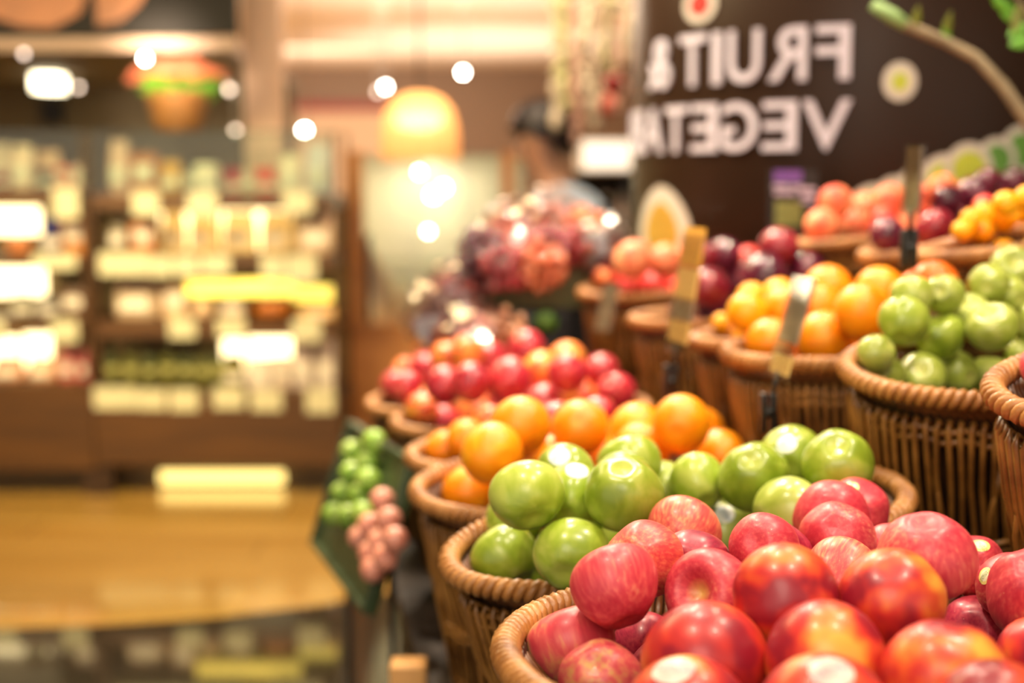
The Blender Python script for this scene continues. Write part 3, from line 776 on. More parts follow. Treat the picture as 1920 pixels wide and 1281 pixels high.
rq = random.Random(3)
for k, f in enumerate(FR):
    p = f['pos']; r = f['r']
    nm, cat, _ = KIND[f['mat']]
    me = SHAPES[f['mat']][f['op'].get('shape', k % min(3, len(SHAPES[f['mat']])))]
    ax = Vector(f['op']['ax']) if 'ax' in f['op'] else Vector((rq.uniform(-.8, .8), rq.uniform(.5, 1), rq.uniform(-.8, .5)))
    q = Vector((0, 0, 1)).rotation_difference(ax.normalized()) @ Quaternion((0, 0, 1), rq.uniform(0, 6.28))
    o = link(nm, me); o.location = p; o.rotation_mode = 'QUATERNION'; o.rotation_quaternion = q
    o.scale = (r, r, r)
    grp = {'b1': 'pink-red apples in the near basket', 'b2': 'green apples in the lower basket', 't1': 'green apples in the upper basket'}.get(f['bid'], 'fruit of ' + f['where'])
    if f['mat'] == 'nect' and f['vis']: grp = 'nectarines at the front of the near basket'
    if not f['vis']: grp = 'hidden ' + KIND[f['mat']][2] + ' layer of ' + f['where']
    tag(o, f['label'], cat, grp)
    if 'stk' in f['op']:
        sx, sy, kd, sr = f['op']['stk']
        rr = ray(sx, sy); b_ = p - CAM; tt = b_.dot(rr) / rr.length_squared
        near = CAM + rr * tt; off = near - p; h2 = r*r - off.length_squared
        hit = near - rr.normalized() * math.sqrt(h2) if h2 > 0 else near
        d = q.inverted() @ (hit - p).normalized()
        add_sticker(o, me, d, kd, sr)
    if 'stem' in f['op'] and f['bid'] == 'b1':
        link('stem', STEM, o)

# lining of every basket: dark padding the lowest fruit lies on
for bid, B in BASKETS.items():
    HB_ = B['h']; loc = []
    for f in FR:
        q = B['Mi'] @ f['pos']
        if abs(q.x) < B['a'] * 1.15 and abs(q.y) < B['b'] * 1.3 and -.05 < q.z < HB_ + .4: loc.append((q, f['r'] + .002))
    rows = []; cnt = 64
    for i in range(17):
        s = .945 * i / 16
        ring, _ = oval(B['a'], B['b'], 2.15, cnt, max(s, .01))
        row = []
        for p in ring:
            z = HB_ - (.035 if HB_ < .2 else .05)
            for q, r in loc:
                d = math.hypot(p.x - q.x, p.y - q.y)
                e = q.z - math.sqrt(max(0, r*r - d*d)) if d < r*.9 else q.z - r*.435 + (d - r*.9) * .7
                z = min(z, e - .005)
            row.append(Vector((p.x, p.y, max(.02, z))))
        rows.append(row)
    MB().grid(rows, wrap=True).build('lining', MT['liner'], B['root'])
# ------------------------------------------------------------------ the stepped stand under the baskets
MT['stand'] = plain('dark_stained_wood', (40, 28, 18), .55, vary=.25, scale=14)
MT['pale_wood'] = plain('pale_wood', (196, 146, 84), .55, vary=.15, scale=10)
SL = -.17
def strip(mb, x_left, y_ref, w0, w1, y0, y1, z0, z1):
    """a board running along the row: left edge passes x_left at y_ref"""
    xl = lambda y: x_left + SL * (y - y_ref)
    mb.prism([(xl(y0) + w0, y0), (xl(y0) + w1, y0), (xl(y1) + w1, y1), (xl(y1) + w0, y1)], z0, z1)
stand = thing('display_stand', 'dark stepped wooden stand carrying the rows of fruit baskets', 'display stand', (0, 0, 0))
def low(bids): return min((BASKETS[b]['M'] @ Vector((sx*BASKETS[b]['a']*.8, sy*BASKETS[b]['b']*.8, 0))).z for b in bids for sx in (-1, 1) for sy in (-1, 1))
Lw = [b for b in BASKETS if b[0] == 'b']; Tw = [b for b in BASKETS if b[0] == 't']; Hw = [b for b in BASKETS if b[0] == 'h']
XL = -.011; XT = .37; XH = .63
zl, zt, zh = low(Lw) - .02, low(Tw) - .02, low(Hw) - .024
m = MB(); strip(m, XL, 1.05, .05, .52, .66, 2.98, zl - .03, zl); m.build('lower_deck', MT['stand'], stand)
m = MB(); strip(m, XT, 1.60, .12, .52, 1.05, 2.76, zt - .03, zt); strip(m, XT, 1.60, .12, .30, 2.76, 3.04, zt - .03, zt); m.build('middle_deck', MT['stand'], stand)
m = MB(); strip(m, XH, 2.02, .02, .78, 1.87, 2.70, zh - .012, zh); m.build('top_deck', MT['stand'], stand)
m = MB(); strip(m, XL, 1.05, .09, .42, .85, 2.93, 0, zl - .03); m.build('lower_plinth', MT['stand'], stand)
m = MB(); strip(m, XT, 1.60, .16, .48, 1.15, 2.74, 0, zt - .03); strip(m, XT, 1.60, .16, .27, 2.74, 3.0, 0, zt - .03); m.build('middle_plinth', MT['stand'], stand)
m = MB(); strip(m, XH, 2.02, .26, .60, 1.92, 2.66, 0, zh - .012); m.build('top_plinth', MT['stand'], stand)
for bids, z in ((Lw, zl), (Tw, zt), (Hw, zh)):
    for b in bids:          # the tilted block each basket stands on
        B = BASKETS[b]; ax, by = B['a'] * .70, B['b'] * .70
        top = [B['M'] @ Vector((x, y, -.010)) for x, y in ((-ax, -by), (ax, -by), (ax, by), (-ax, by))]
        bot = [Vector((p.x, p.y, z)) for p in top]
        mb = MB().add(top + bot, [(0, 1, 2, 3), (7, 6, 5, 4), (0, 4, 5, 1), (1, 5, 6, 2), (2, 6, 7, 3), (3, 7, 4, 0)], 0, False)
        mb.build('basket_block', MT['stand'], stand)
p0 = P(733, 1238, 1.97); p1 = P(800, 1238, 1.97)
m = MB(); m.bbox((p0.x, 1.94, 0), (p1.x, 1.99, p0.z), .004); tag(m.build('corner_post', MT['pale_wood'], stand), 'pale wooden post')

# ------------------------------------------------------------------ dark round pillar with mirrored lettering
ang0 = math.atan((1622 - 960) / F); PD = 3.52
PC = Vector((PD * math.sin(ang0), PD * math.cos(ang0), 0))
PR = PD * math.sin(ang0 - math.atan((1184 - 960) / F))
MT['pillar'] = plain('dark_brown_laminate', (44, 28, 17), .38, spec=.22, vary=.06, scale=3)
MT['letter'] = plain('white_letter_vinyl', (206, 202, 216), .5, vary=.02)
pil = thing('pillar', 'dark brown round pillar with mirrored white FRUIT & VEGETABLES lettering behind the fruit', 'pillar', PC)
m = MB(); m.lathe([(PR, 0), (PR, 2.95)], 96); m.build('shaft', MT['pillar'], pil)
m = MB(); m.lathe([(PR + .008, 0), (PR + .008, .12), (PR + .001, .13)], 64); m.build('base_ring', MT['black'], pil)

def on_pillar(px, py, lift=.002):
    """(angle, height) where the sight line through a place in the frame meets the shaft; angle 0 faces the camera side"""
    d = ray(px, py); o = CAM - PC
    a = d.x**2 + d.y**2; b = 2 * (o.x*d.x + o.y*d.y); c = o.x**2 + o.y**2 - PR**2
    disc = max(0, b*b - 4*a*c); t = (-b - math.sqrt(disc)) / (2*a)
    q = o + d * t
    return math.atan2(q.x, -q.y), CAM.z + d.z * t
def pil_pt(ang, z, lift): return Vector(((PR + lift) * math.sin(ang), -(PR + lift) * math.cos(ang), z))

def wrap_poly(mb, polys2d, ang_c, z_c, lift, thick=.006, mi=0):
    """lay flat shapes (metres) round the shaft"""
    for vs, fs in polys2d:
        out = [pil_pt(ang_c + x / PR, z_c + y, lift) for x, y in vs]
        mb.add(out, fs, mi, False)

def letter(ch, height, width):
    cu = bpy.data.curves.new('letter_outline', 'FONT'); cu.body = ch; cu.size = 1.0; cu.offset = .012; cu.extrude = .03; cu.resolution_u = 6
    ob = bpy.data.objects.new('letter_outline', cu); C.objects.link(ob)
    dg = bpy.context.evaluated_depsgraph_get(); me = bpy.data.meshes.new_from_object(ob.evaluated_get(dg))
    bpy.data.objects.remove(ob); bpy.data.curves.remove(cu)
    xs = [v.co.x for v in me.vertices]; ys = [v.co.y for v in me.vertices]
    x0, x1, y0, y1 = min(xs), max(xs), min(ys), max(ys)
    bm = bmesh.new(); bm.from_mesh(me)
    for k in range(1, 8):       # cut into upright slices so that it bends smoothly
        bmesh.ops.bisect_plane(bm, geom=bm.verts[:] + bm.edges[:] + bm.faces[:], plane_co=(x0 + (x1 - x0) * k / 8, 0, 0), plane_no=(1, 0, 0))
    for v in bm.verts:
        v.co.x = -((v.co.x - (x0 + x1) / 2) / (x1 - x0)) * width    # mirrored, as it stands in the photograph
        v.co.y = (v.co.y - (y0 + y1) / 2) / (y1 - y0) * height
    bm.to_mesh(me); bm.free()
    return me

def put_letters(items, cap):
    """items: (character, left px, right px, middle py)"""
    for ch, l, r, py, wm in items:
        a0, z0 = on_pillar(l, py); a1, _ = on_pillar(r, py)
        me = letter(ch, cap, (a1 - a0) * PR)
        for v in me.vertices:
            v.co = pil_pt((a0 + a1) / 2 + v.co.x / PR, z_row + v.co.y, .004 + v.co.z * .1)
        me.materials.clear(); me.materials.append(MT['letter'])
        for p in me.polygons: p.use_smooth = False
        link('sign_letter', me, pil)
# the widths follow the lettering's even type size round the curve
def row(text, widths, x_right_px, py, cap, gap):
    """set type from its right end (it reads mirrored) towards the left"""
    global z_row
    a, z_row = on_pillar(x_right_px, py)
    for ch, wd in zip(text, widths):
        if ch != ' ':
            me = letter(ch, cap, wd)
            for v in me.vertices: v.co = pil_pt(a - wd / 2 / PR + v.co.x / PR, z_row + v.co.y, .004 + v.co.z * .1)
            me.materials.clear(); me.materials.append(MT['letter'])
            for p in me.polygons: p.use_smooth = False
            link('sign_letter', me, pil)
        a -= (wd + gap) / PR
z_row = 0
row('FRUIT &', [.068, .080, .078, .022, .082, .0, .100], 1595, 97, .108, .018)
row('VEGETABLES', [.096, .074, .086, .074, .082, .096, .082, .072, .074, .08], 1596, 234, .100, .012)

MT['slice_rim'] = plain('pale_slice_rind', (206, 200, 186), .5, vary=.04)
MT['slice_lime'] = plain('lime_slice_flesh', (186, 200, 60), .5, vary=.12, scale=20)
MT['slice_green'] = plain('green_slice_flesh', (96, 150, 60), .5, vary=.12, scale=20)
MT['slice_gold'] = plain('golden_slice_flesh', (190, 150, 56), .5, vary=.12, scale=20)
MT['slice_red'] = plain('red_slice_flesh', (170, 46, 40), .5, vary=.12, scale=20)
def slice_decal(px, py, wpx, hpx, flesh, lift, inner=.66, drop=0.0, label=None):
    a, z = on_pillar(px, py); Z = PD - PR * math.cos(a - 0) + .0
    dz = (proj(pil_pt(a, z, 0) + PC)[2]); rx = wpx * dz / F / 2 / max(.35, math.cos(a)); ry = hpx * dz / F / 2
    mb = MB()
    for mi, (sc, lf) in enumerate(((1.0, lift), (inner, lift + .0015))):
        n = 40
        ring = [(sc * rx * math.sin(2*PI*k/n) * (1 - drop * math.cos(2*PI*k/n)), sc * ry * math.cos(2*PI*k/n) - (0 if mi == 0 else .1*ry*drop)) for k in range(n)]
        vs = [pil_pt(a, z, lf)] + [pil_pt(a + .5*x/PR, z + .5*y, lf) for x, y in ring] + [pil_pt(a + x/PR, z + y, lf) for x, y in ring] + [pil_pt(a + x/PR, z + y, lf - .0014) for x, y in ring]
        fs = [(0, 1 + k, 1 + (k+1) % n) for k in range(n)]
        for b in (1, 1 + n): fs += [(b + k, b + n + k, b + n + (k+1) % n, b + (k+1) % n) for k in range(n)]
        mb.add(vs, fs, mi, False)
    o = mb.build('fruit_slice_decal', [MT['slice_rim'], flesh], pil)
    if label: o['label'] = label
slice_decal(1687, 153, 62, 72, MT['slice_lime'], .003, .5, label='round lime slice decal')
slice_decal(1240, 425, 76, 152, MT['slice_gold'], .003, .62, .25, 'tall golden slice decal')
slice_decal(1313, 8, 52, 70, MT['slice_red'], .003, .6, label='red slice decal')
for k, (px, py, w_, h_, fl) in enumerate([(1640, 385, 90, 80, 'slice_lime'), (1680, 372, 84, 84, 'slice_lime'), (1725, 352, 92, 84, 'slice_lime'), (1768, 338, 96, 98, 'slice_lime'), (1810, 318, 92, 100, 'slice_lime'),
        (1862, 300, 80, 84, 'slice_green'), (1908, 282, 84, 92, 'slice_green'), (1950, 268, 90, 100, 'slice_green')]):
    slice_decal(px, py, w_, h_, MT[fl], .004 + .0035 * (k if k < 5 else 8 - k), .68)

# ------------------------------------------------------------------ price signs clipped to baskets
def sign(px, py, Y, h, wd, yaw, lean, label, cards, tint='acrylic', clip=True):
    """px, py: foot of the sign"""
    o = P(px, py, Y)
    root = thing('price_sign_holder', label, 'sign', o, yaw)
    R = Matrix.Rotation(-lean, 4, 'X')
    if clip:
        mb = MB(); mb.bbox((-.008, -.010, -.028), (.008, -.002, .022), .002); mb.bbox((-.008, .002, -.028), (.008, .010, .022), .002)
        mb.tube([(-.008, 0, -.002), (.008, 0, -.002)], .006, 10); mb.build('clip', MT['black'], root)
        mb = MB(); mb.tube([R @ Vector((0, 0, .015)), R @ Vector((0, 0, .05))], .0035, 8); mb.build('stem', MT['black'], root)
    z0 = .045
    mb = MB()
    for y in (-.003, .003): mb.box((-wd/2, y - .0008, z0), (wd/2, y + .0008, z0 + h), 0, R)
    mb.box((-wd/2, -.004, z0 - .004), (wd/2, .004, z0), 0, R)
    mb.build('acrylic_sleeve', MT[tint], root)
    for a, b, mt in cards:
        mb = MB(); mb.box((-wd/2 + .003, -.0012, z0 + a*h), (wd/2 - .003, .0012, z0 + b*h), 0, R); mb.build('card', MT[mt], root)
    return root
MT['card_dark'] = plain('dark_printed_card', (110, 92, 72), .5, vary=.2, scale=60)
MT['card_grey'] = plain('grey_printed_card', (176, 170, 158), .28, vary=.3, scale=60, metal=.5)
MT['card_gold'] = plain('gold_printed_card', (226, 170, 64), .5, vary=.15, scale=40)
sign(1440, 770, 1.73, .125, .075, math.radians(-83), math.radians(15), 'tilted clear price sign with black clip in front of the upper oranges', [(.02, .20, 'card_yellow'), (.34, .98, 'card_grey')])
sign(1258, 712, 2.02, .165, .085, math.radians(-77), math.radians(9), 'yellow and gold price sign seen side-on before the plums', [(.06, .24, 'card_yellow'), (.26, .42, 'card_grey'), (.44, .70, 'card_yellow'), (.72, 1.06, 'card_gold')])
sign(1704, 462, 1.84, .085, .050, math.radians(-82), math.radians(2), 'brownish clear price sign standing among the top-step peaches and plums', [(.04, .96, 'card_dark')])
sign(1118, 668, 2.66, .10, .045, math.radians(-52), math.radians(16), 'grey translucent sign strip leaning against the peach basket', [(.05, .95, 'card_grey')], clip=False)

# ------------------------------------------------------------------ small dark price board with a purple band
MT['purple'] = plain('purple_print', (112, 74, 158), .5); MT['board'] = plain('black_board', (24, 22, 22), .6)
MT['olive'] = plain('olive_print', (124, 134, 70), .5, scale=60, vary=.3); MT['lav'] = plain('lavender_white_print', (190, 180, 204), .5, vary=.2, scale=70)
o = P(1482, 440, 2.72)
bd = thing('price_board', 'small black price board with purple, white and olive print above the plums', 'sign', o)
k = 2.72 / F
def rect(mb, x0, y0, x1, y1, d=.004, mi=0): mb.box(((x0-1482)*k, -d, (440-y1)*k), ((x1-1482)*k, 0, (440-y0)*k), mi)
m = MB(); rect(m, 1440, 320, 1530, 436, .003); m.build('panel', MT['board'], bd)
m = MB(); rect(m, 1448, 321, 1500, 342, .005); m.build('purple_band', MT['purple'], bd)
m = MB()
for x0, y0, x1, y1 in ((1447, 346, 1476, 354), (1480, 347, 1500, 354), (1449, 358, 1490, 366), (1494, 352, 1526, 360), (1500, 364, 1526, 372), (1496, 376, 1524, 382)): rect(m, x0, y0, x1, y1, .005)
m.build('lettering', MT['lav'], bd)
m = MB(); rect(m, 1452, 378, 1502, 424, .005); m.build('picture', MT['olive'], bd)
m = MB(); m.tube([(0, .004, .0), (0, .004, -.14)], .004, 8); m.build('stem', MT['black'], bd)

# ------------------------------------------------------------------ leafy branch at the upper right
MT['bark'] = plain('grey_green_bark', (128, 112, 84), .7, vary=.2, scale=30); MT['budgreen'] = plain('young_green_bark', (120, 150, 90), .6, vary=.2)
MT['leaf'] = plain('leaf_green', (96, 160, 36), .45, vary=.25, scale=20); MT['leafolive'] = plain('leaf_olive', (112, 118, 34), .5, vary=.25)
MT['pot'] = plain('grey_pot', (120, 112, 104), .6)
brp = [P(1642, 12, 2.42), P(1700, 48, 2.40), P(1768, 76, 2.38), P(1830, 108, 2.35), P(1880, 160, 2.32), P(1925, 226, 2.30), P(1985, 330, 2.28)]
foot = Vector((1.245, 2.27, zh + .16)); 
plant = thing('potted_branch', 'bent leafy branch reaching in from the upper right before the pillar', 'plant', (foot.x, foot.y, zh + .002))
rel = lambda p: p - Vector((foot.x, foot.y, zh + .002))
m = MB(); m.tube([rel(p) for p in brp] + [rel(foot + Vector((0, 0, .1))), rel(foot)], [.010, .0095, .009, .0095, .010, .0105, .011, .012, .012], 10); m.build('branch', MT['bark'], plant)
m = MB(); m.tube([rel(p) for p in (P(1636, 8, 2.42), P(1672, 30, 2.41), P(1700, 48, 2.40))], [.009, .013, .010], 10); m.build('green_tip', MT['budgreen'], plant)
m = MB(); m.lathe([(.045, 0), (.06, .1), (.066, .16), (.058, .16), (.05, .13), (0, .13)], 28); m.build('pot', MT['pot'], plant)
def leaf(px, py, Y, length, wd, roll, mt, face=0.3):
    mb = MB(); rows = []
    for i in range(9):
        t = i / 8; wv = wd * math.sin(PI * min(1, t * .96 + .03)) ** .8 * (1 - .3*t)
        rows.append([Vector((s * wv / 2, abs(s) * .12 * wd - .1 * length * t*t, length * t)) for s in (-1, -.5, 0, .5, 1)])
    Mx = Matrix.Translation(rel(P(px, py, Y))) @ Matrix.Rotation(roll, 4, 'Y') @ Matrix.Rotation(face, 4, 'Z')
    rows = [[Mx @ p for p in r] for r in rows]
    back = [[p + Vector((0, .0012, 0)) for p in r] for r in rows]
    mb.grid(rows); mb.grid(back); mb.build('leaf', MT[mt], plant)
for a in [(1716, 56, 2.39, .040, .020, .1, 'leafolive'), (1772, 76, 2.38, .048, .020, .15, 'leafolive'), (1782, 78, 2.38, .026, .018, -.5, 'leaf'), (1800, -24, 2.3, .05, .022, 1.6, 'leaf'), (1862, -8, 2.3, .036, .022, 2.3, 'leaf'),
          (1880, 2, 2.3, .042, .026, 2.6, 'leaf'), (1912, 8, 2.28, .046, .020, 3.3, 'leafolive'), (1926, 44, 2.28, .036, .024, -2.2, 'leaf'), (1930, 70, 2.28, .034, .026, -2.0, 'leaf')]:
    leaf(*a)
m = MB(); m.tube([rel(q) for q in (P(1960, 280, 2.285), P(1950, 120, 2.28), P(1925, 20, 2.28), P(1880, -40, 2.29), P(1800, -60, 2.3))], [.006, .005, .004, .003, .002], 8); m.build('twig', MT['bark'], plant)

# ------------------------------------------------------------------ grapes and their crate
MT['crate_green'] = plain('sage_green_plastic', (98, 102, 66), .5, vary=.08)
MT['crate_dark'] = plain('dark_green_plastic', (52, 70, 42), .45, vary=.1)
def grape_mat(nm, c0, c1): return fruit_mat(nm, [(.3, c0), (.7, c1)], scale=(6, 6, 6), rough=.07, coat=1.0, blotch=(1.5, .5))
GM = {'dark': grape_mat('dark_grape_skin', (60, 18, 42), (112, 44, 66)), 'red': grape_mat('red_grape_skin', (130, 28, 44), (190, 74, 74)),
      'pink': grape_mat('pink_grape_skin', (196, 104, 104), (232, 170, 160)), 'amber': grape_mat('amber_grape_skin', (206, 96, 66), (236, 160, 104)), 'pale': grape_mat('pale_grape_skin', (196, 140, 104), (226, 184, 140))}
def bunch(px, py, Y, mat, label, n=52, seed=0, sx=.055, sy=.045, sz=.05):
    r = random.Random(seed); o = P(px, py, Y); pts = []
    for _ in range(900):
        if len(pts) >= n: break
        v = Vector((r.gauss(0, 1), r.gauss(0, 1), r.gauss(0, 1))).normalized() * r.uniform(.55, 1)
        q = Vector((v.x * sx, v.y * sy, v.z * sz))
        if all((q - p).length > .0165 for p in pts): pts.append(q)
    mb = MB()
    for q in pts: mb.ball(q, (.0100, .0100, .0112), 12, 8)
    root = mb.build('grape_bunch', GM[mat], None, o); tag(root, label, 'grapes', 'bunches of grapes on the black stand')
    mb = MB(); mb.tube([(0, 0, -sz*.4), (.004, 0, sz*.6), (.012, .004, sz*1.12)], [.003, .003, .004], 6)
    for q in pts[::4]: mb.tube([(0, 0, q.z*.6), q * .8], .0012, 4)
    mb.build('stem', MT['stem'], root)
BN = [(905, 468, 3.02, 'dark', 'dark grape bunch at the left end of the green crate'), (948, 502, 2.965, 'red', 'red grape bunch hanging over the crate front at left'), (1012, 498, 2.965, 'amber', 'amber grape bunch hanging over the crate front'),
      (962, 438, 3.10, 'pink', 'pink shiny grape bunch on top at left'), (1018, 418, 3.12, 'pink', 'pink shiny grape bunch highest in the middle'), (1062, 462, 3.05, 'red', 'red grape bunch on the crate left of the bagged one'),
      (1092, 432, 3.12, 'amber', 'peach-coloured grape bunch at the right end of the pile'), (1030, 462, 3.02, 'red', 'red grape bunch at the middle of the pile'), (875, 528, 3.05, 'dark', 'dark grape bunch below the left end of the crate'),
      (850, 560, 3.0, 'red', 'red grape bunch spilling left of the crate'), (822, 606, 2.98, 'dark', 'dark grape bunch lowest at far left'), (868, 600, 3.02, 'dark', 'dark grape bunch between the crate and the bag'),
      (895, 630, 2.94, 'pink', 'pale pink grape bunch behind the crimson apples'), (942, 626, 2.94, 'pale', 'pale tan grape bunch under the crate'), (1128, 474, 3.06, 'dark', 'purple grape bunch beside the peach basket')]
for i, b in enumerate(BN): bunch(*b, seed=i + 20)
cz = P(900, 578, 3.06).z; c0 = P(888, 578, 3.06).x; c1 = P(1104, 578, 3.06).x
cr = thing('grape_crate', 'sage green plastic crate full of red grapes on the black stand', 'crate', ((c0 + c1)/2, 3.20, cz))
hw = (c1 - c0)/2; ht = P(900, 492, 3.06).z - cz
m = MB(); m.bbox((-hw, -.14, 0), (hw, -.125, ht), .003); m.build('front_panel', MT['crate_green'], cr)
m = MB(); m.bbox((-hw, .125, 0), (hw, .14, ht), .003); m.build('back_panel', MT['crate_green'], cr)
for s in (-1, 1): m = MB(); m.bbox((s*hw - .007, -.125, 0), (s*hw + .007, .125, ht), .003); m.build('side_panel', MT['crate_green'], cr)
m = MB(); m.box((-hw, -.125, .0), (hw, .125, .03)); m.build('bottom', MT['crate_green'], cr)
m = MB(); m.tube([(-hw, -.141, ht - .004), (hw, -.141, ht - .004)], .005, 8); m.build('lip', MT['crate_green'], cr)
bs = thing('black_stand', 'black two-level stand under the grape crate', 'display stand', (0, 0, 0))
m = MB(); m.bbox((-.075, 3.06, 0), (.15, 3.34, cz - .002), .006); m.build('upper_block', MT['black'], bs)
lz = P(822, 652, 2.98).z
m = MB(); m.bbox((-.20, 3.008, 0), (.02, 3.058, lz), .006); m.build('ledge', MT['black'], bs)
m = MB(); m.bbox((-.20, 3.06, 0), (-.078, 3.26, lz + .02), .006); m.build('side_ledge', MT['black'], bs)
# crumpled clear bag beside the grapes
def lumpy(sx, sy, sz, seed, n=20, mm=14, amp=.16):
    r = random.Random(seed); ph = [(r.uniform(0, 6), r.randint(2, 5), r.randint(1, 4)) for _ in range(5)]; rows = []
    for i in range(mm + 1):
        t = PI*i/mm; rw = []
        for q in range(n):
            a = 2*PI*q/n; s = 1 + amp * sum(math.sin(k1*a + p + k2*t) for p, k1, k2 in ph)/3 * math.sin(t)
            rw.append(Vector((sx*s*math.sin(t)*math.cos(a), sy*s*math.sin(t)*math.sin(a), sz*s*math.cos(t))))
        rows.append(rw)
    return MB().grid(rows, wrap=True)
MT['bag'] = glass_mat('clear_bluish_film', (206, 216, 232), .6, .14); MT['film'] = glass_mat('clear_film', (246, 238, 236), .7, .11)
def crumpled(sx, sy, sz, seed, cuts=3):
    """thin film pulled round its contents: many small flat folds"""
    r = random.Random(seed); bm = bmesh.new(); bmesh.ops.create_icosphere(bm, subdivisions=cuts, radius=1.0)
    for v in bm.verts:
        k = r.uniform(.90, 1.10); v.co = Vector((v.co.x*sx, v.co.y*sy, v.co.z*sz)) * k
    bm.verts.index_update(); mb = MB(); mb.add([v.co.copy() for v in bm.verts], [[v.index for v in f.verts] for f in bm.faces], 0, False); bm.free()
    return mb
for i, (px, py, Y, sx, sy, sz, mt, lab) in enumerate([(1138, 440, 3.22, .045, .04, .05, 'bag', 'crumpled clear bluish bag at the right end of the grapes'),
        (964, 436, 3.10, .082, .072, .076, 'film', 'crumpled clear film round the pink grapes on top at left'), (1022, 416, 3.12, .082, .072, .076, 'film', 'crumpled clear film round the highest pink grapes'),
        (850, 560, 3.0, .082, .072, .076, 'film', 'crumpled clear film round the red grapes spilling left'),
        (822, 606, 2.98, .082, .072, .076, 'film', 'crumpled clear film round the lowest dark grapes at far left'), (896, 630, 2.94, .082, .072, .076, 'film', 'crumpled clear film round the pale grapes behind the crimson apples'),
        (1128, 474, 3.06, .080, .070, .074, 'film', 'crumpled clear film round the purple grapes by the peaches')]):
    tag(crumpled(sx, sy, sz, 40 + i).build('plastic_bag', MT[mt], None, P(px, py, Y)), lab, 'bag', 'clear grape bags')
MT['lettuce'] = plain('leaf_vegetable_green', (88, 128, 40), .5, vary=.3, scale=25)
tag(lumpy(.024, .022, .022, 9, amp=.3).build('leafy_vegetable', MT['lettuce'], None, P(1022, 604, 3.03)), 'small green leafy vegetable in the dark below the grape crate', 'vegetable')

# ------------------------------------------------------------------ green side crate with limes and pink onions
A = P(598, 1012, 2.78); Bp = P(664, 1096, 2.38)
lip = (Bp - A).normalized(); A = A - lip * .012; Bp = Bp + lip * .16
up = Vector((.48, .15, 1.5)).normalized(); up = (up - lip * up.dot(lip)).normalized(); nrm = lip.cross(up)
if nrm.z < 0: nrm = -nrm
if nrm.y > 0 and nrm.x > 0: nrm = -nrm
L_ = (Bp - A).length; S_ = .235
sc = thing('side_crate', 'dark green tilted side crate of limes and small onions on the aisle', 'crate', mat=frame(A, lip, up, nrm))
m = MB(); m.box((0, -.012, -.012), (L_, S_, 0)); m.build('bottom', MT['crate_dark'], sc)
m = MB(); m.bbox((0, -.014, -.012), (L_, -.004, .014), .003); m.build('lip', MT['crate_dark'], sc)
m = MB(); m.bbox((0, S_, -.012), (L_, S_ + .01, .012), .003); m.build('top_wall', MT['crate_dark'], sc)
for x in (-.008, L_): m = MB(); m.bbox((x, -.014, -.012), (x + .008, S_ + .01, .014), .003); m.build('end_wall', MT['crate_dark'], sc)
lg = thing('crate_rack', 'dark metal rack holding the tilted green side crate', 'rack', (A.x, A.y, 0))
for f0 in (.12, .88):
    q = A + lip * (L_ * f0); ra = q + up * .02 - nrm * .024; rb = q + up * (S_ * .35) - nrm * .024
    o_ = Vector((A.x, A.y, 0))
    m = MB(); m.tube([rb - o_, Vector((rb.x, rb.y, 0)) - o_], .006, 8); m.tube([ra - o_, rb - o_], .006, 8); m.build('leg_frame', MT['black'], lg)
LIME = [orange_mesh('lime_body', MT['lime'], 200 + i, h=1.12) for i in range(2)]
ONI = [orange_mesh('onion_body', MT['shallot'], 210 + i, h=1.05) for i in range(2)]
def on_crate(px, py, r):
    d = ray(px, py); o = A + nrm * r; t = (o - CAM).dot(nrm) / d.dot(nrm); return CAM + d * t
SM = []
for i, (px, py, w_, kd) in enumerate([(659, 846, 42, 'l'), (699, 834, 42, 'l'), (690, 862, 38, 'l'), (659, 886, 42, 'l'), (690, 900, 40, 'l'), (643, 925, 42, 'l'), (674, 930, 42, 'l'), (625, 964, 40, 'l'), (652, 968, 40, 'l'), (680, 962, 38, 'l'),
        (717, 938, 44, 'o'), (694, 985, 44, 'o'), (728, 978, 42, 'o'), (676, 1008, 40, 'o'), (714, 1012, 42, 'o'), (740, 1012, 40, 'o'), (696, 1038, 42, 'o'), (722, 1046, 42, 'o'), (700, 1068, 40, 'o')]):
    r = .0205; p = on_crate(px, py, r); SM.append([p, r, kd, px, py])
for it in range(60):
    for i in range(len(SM)):
        for j in range(i):
            d = SM[i][0] - SM[j][0]; d = d - nrm * d.dot(nrm); R2 = (SM[i][1] + SM[j][1]) * 1.0
            if 1e-6 < d.length < R2:
                q = d.normalized() * (R2 - d.length) * .5; SM[i][0] = SM[i][0] + q; SM[j][0] = SM[j][0] - q
ords = ['highest', 'second', 'third', 'fourth', 'fifth', 'sixth', 'seventh', 'eighth', 'ninth', 'lowest']
for kd, nm, cat, what, grp in (('l', 'lime', 'lime', 'green lime', 'limes in the side crate'), ('o', 'small_onion', 'onion', 'small pinkish onion', 'onions in the side crate')):
    sel = sorted([q for q in SM if q[2] == kd], key=lambda q: proj(q[0])[1])
    for i, (p, r, _, px, py) in enumerate(sel):
        o = link(nm, (LIME if kd == 'l' else ONI)[i % 2]); o.location = p; o.scale = (r, r, r); o.rotation_euler = (rq.uniform(0, 3), rq.uniform(0, 3), rq.uniform(0, 3))
        wd = 'highest' if i == 0 else 'lowest' if i == len(sel) - 1 else ords[i] + ' from top'
        tag(o, '%s, %s of those in the side crate' % (what, wd), cat, grp)
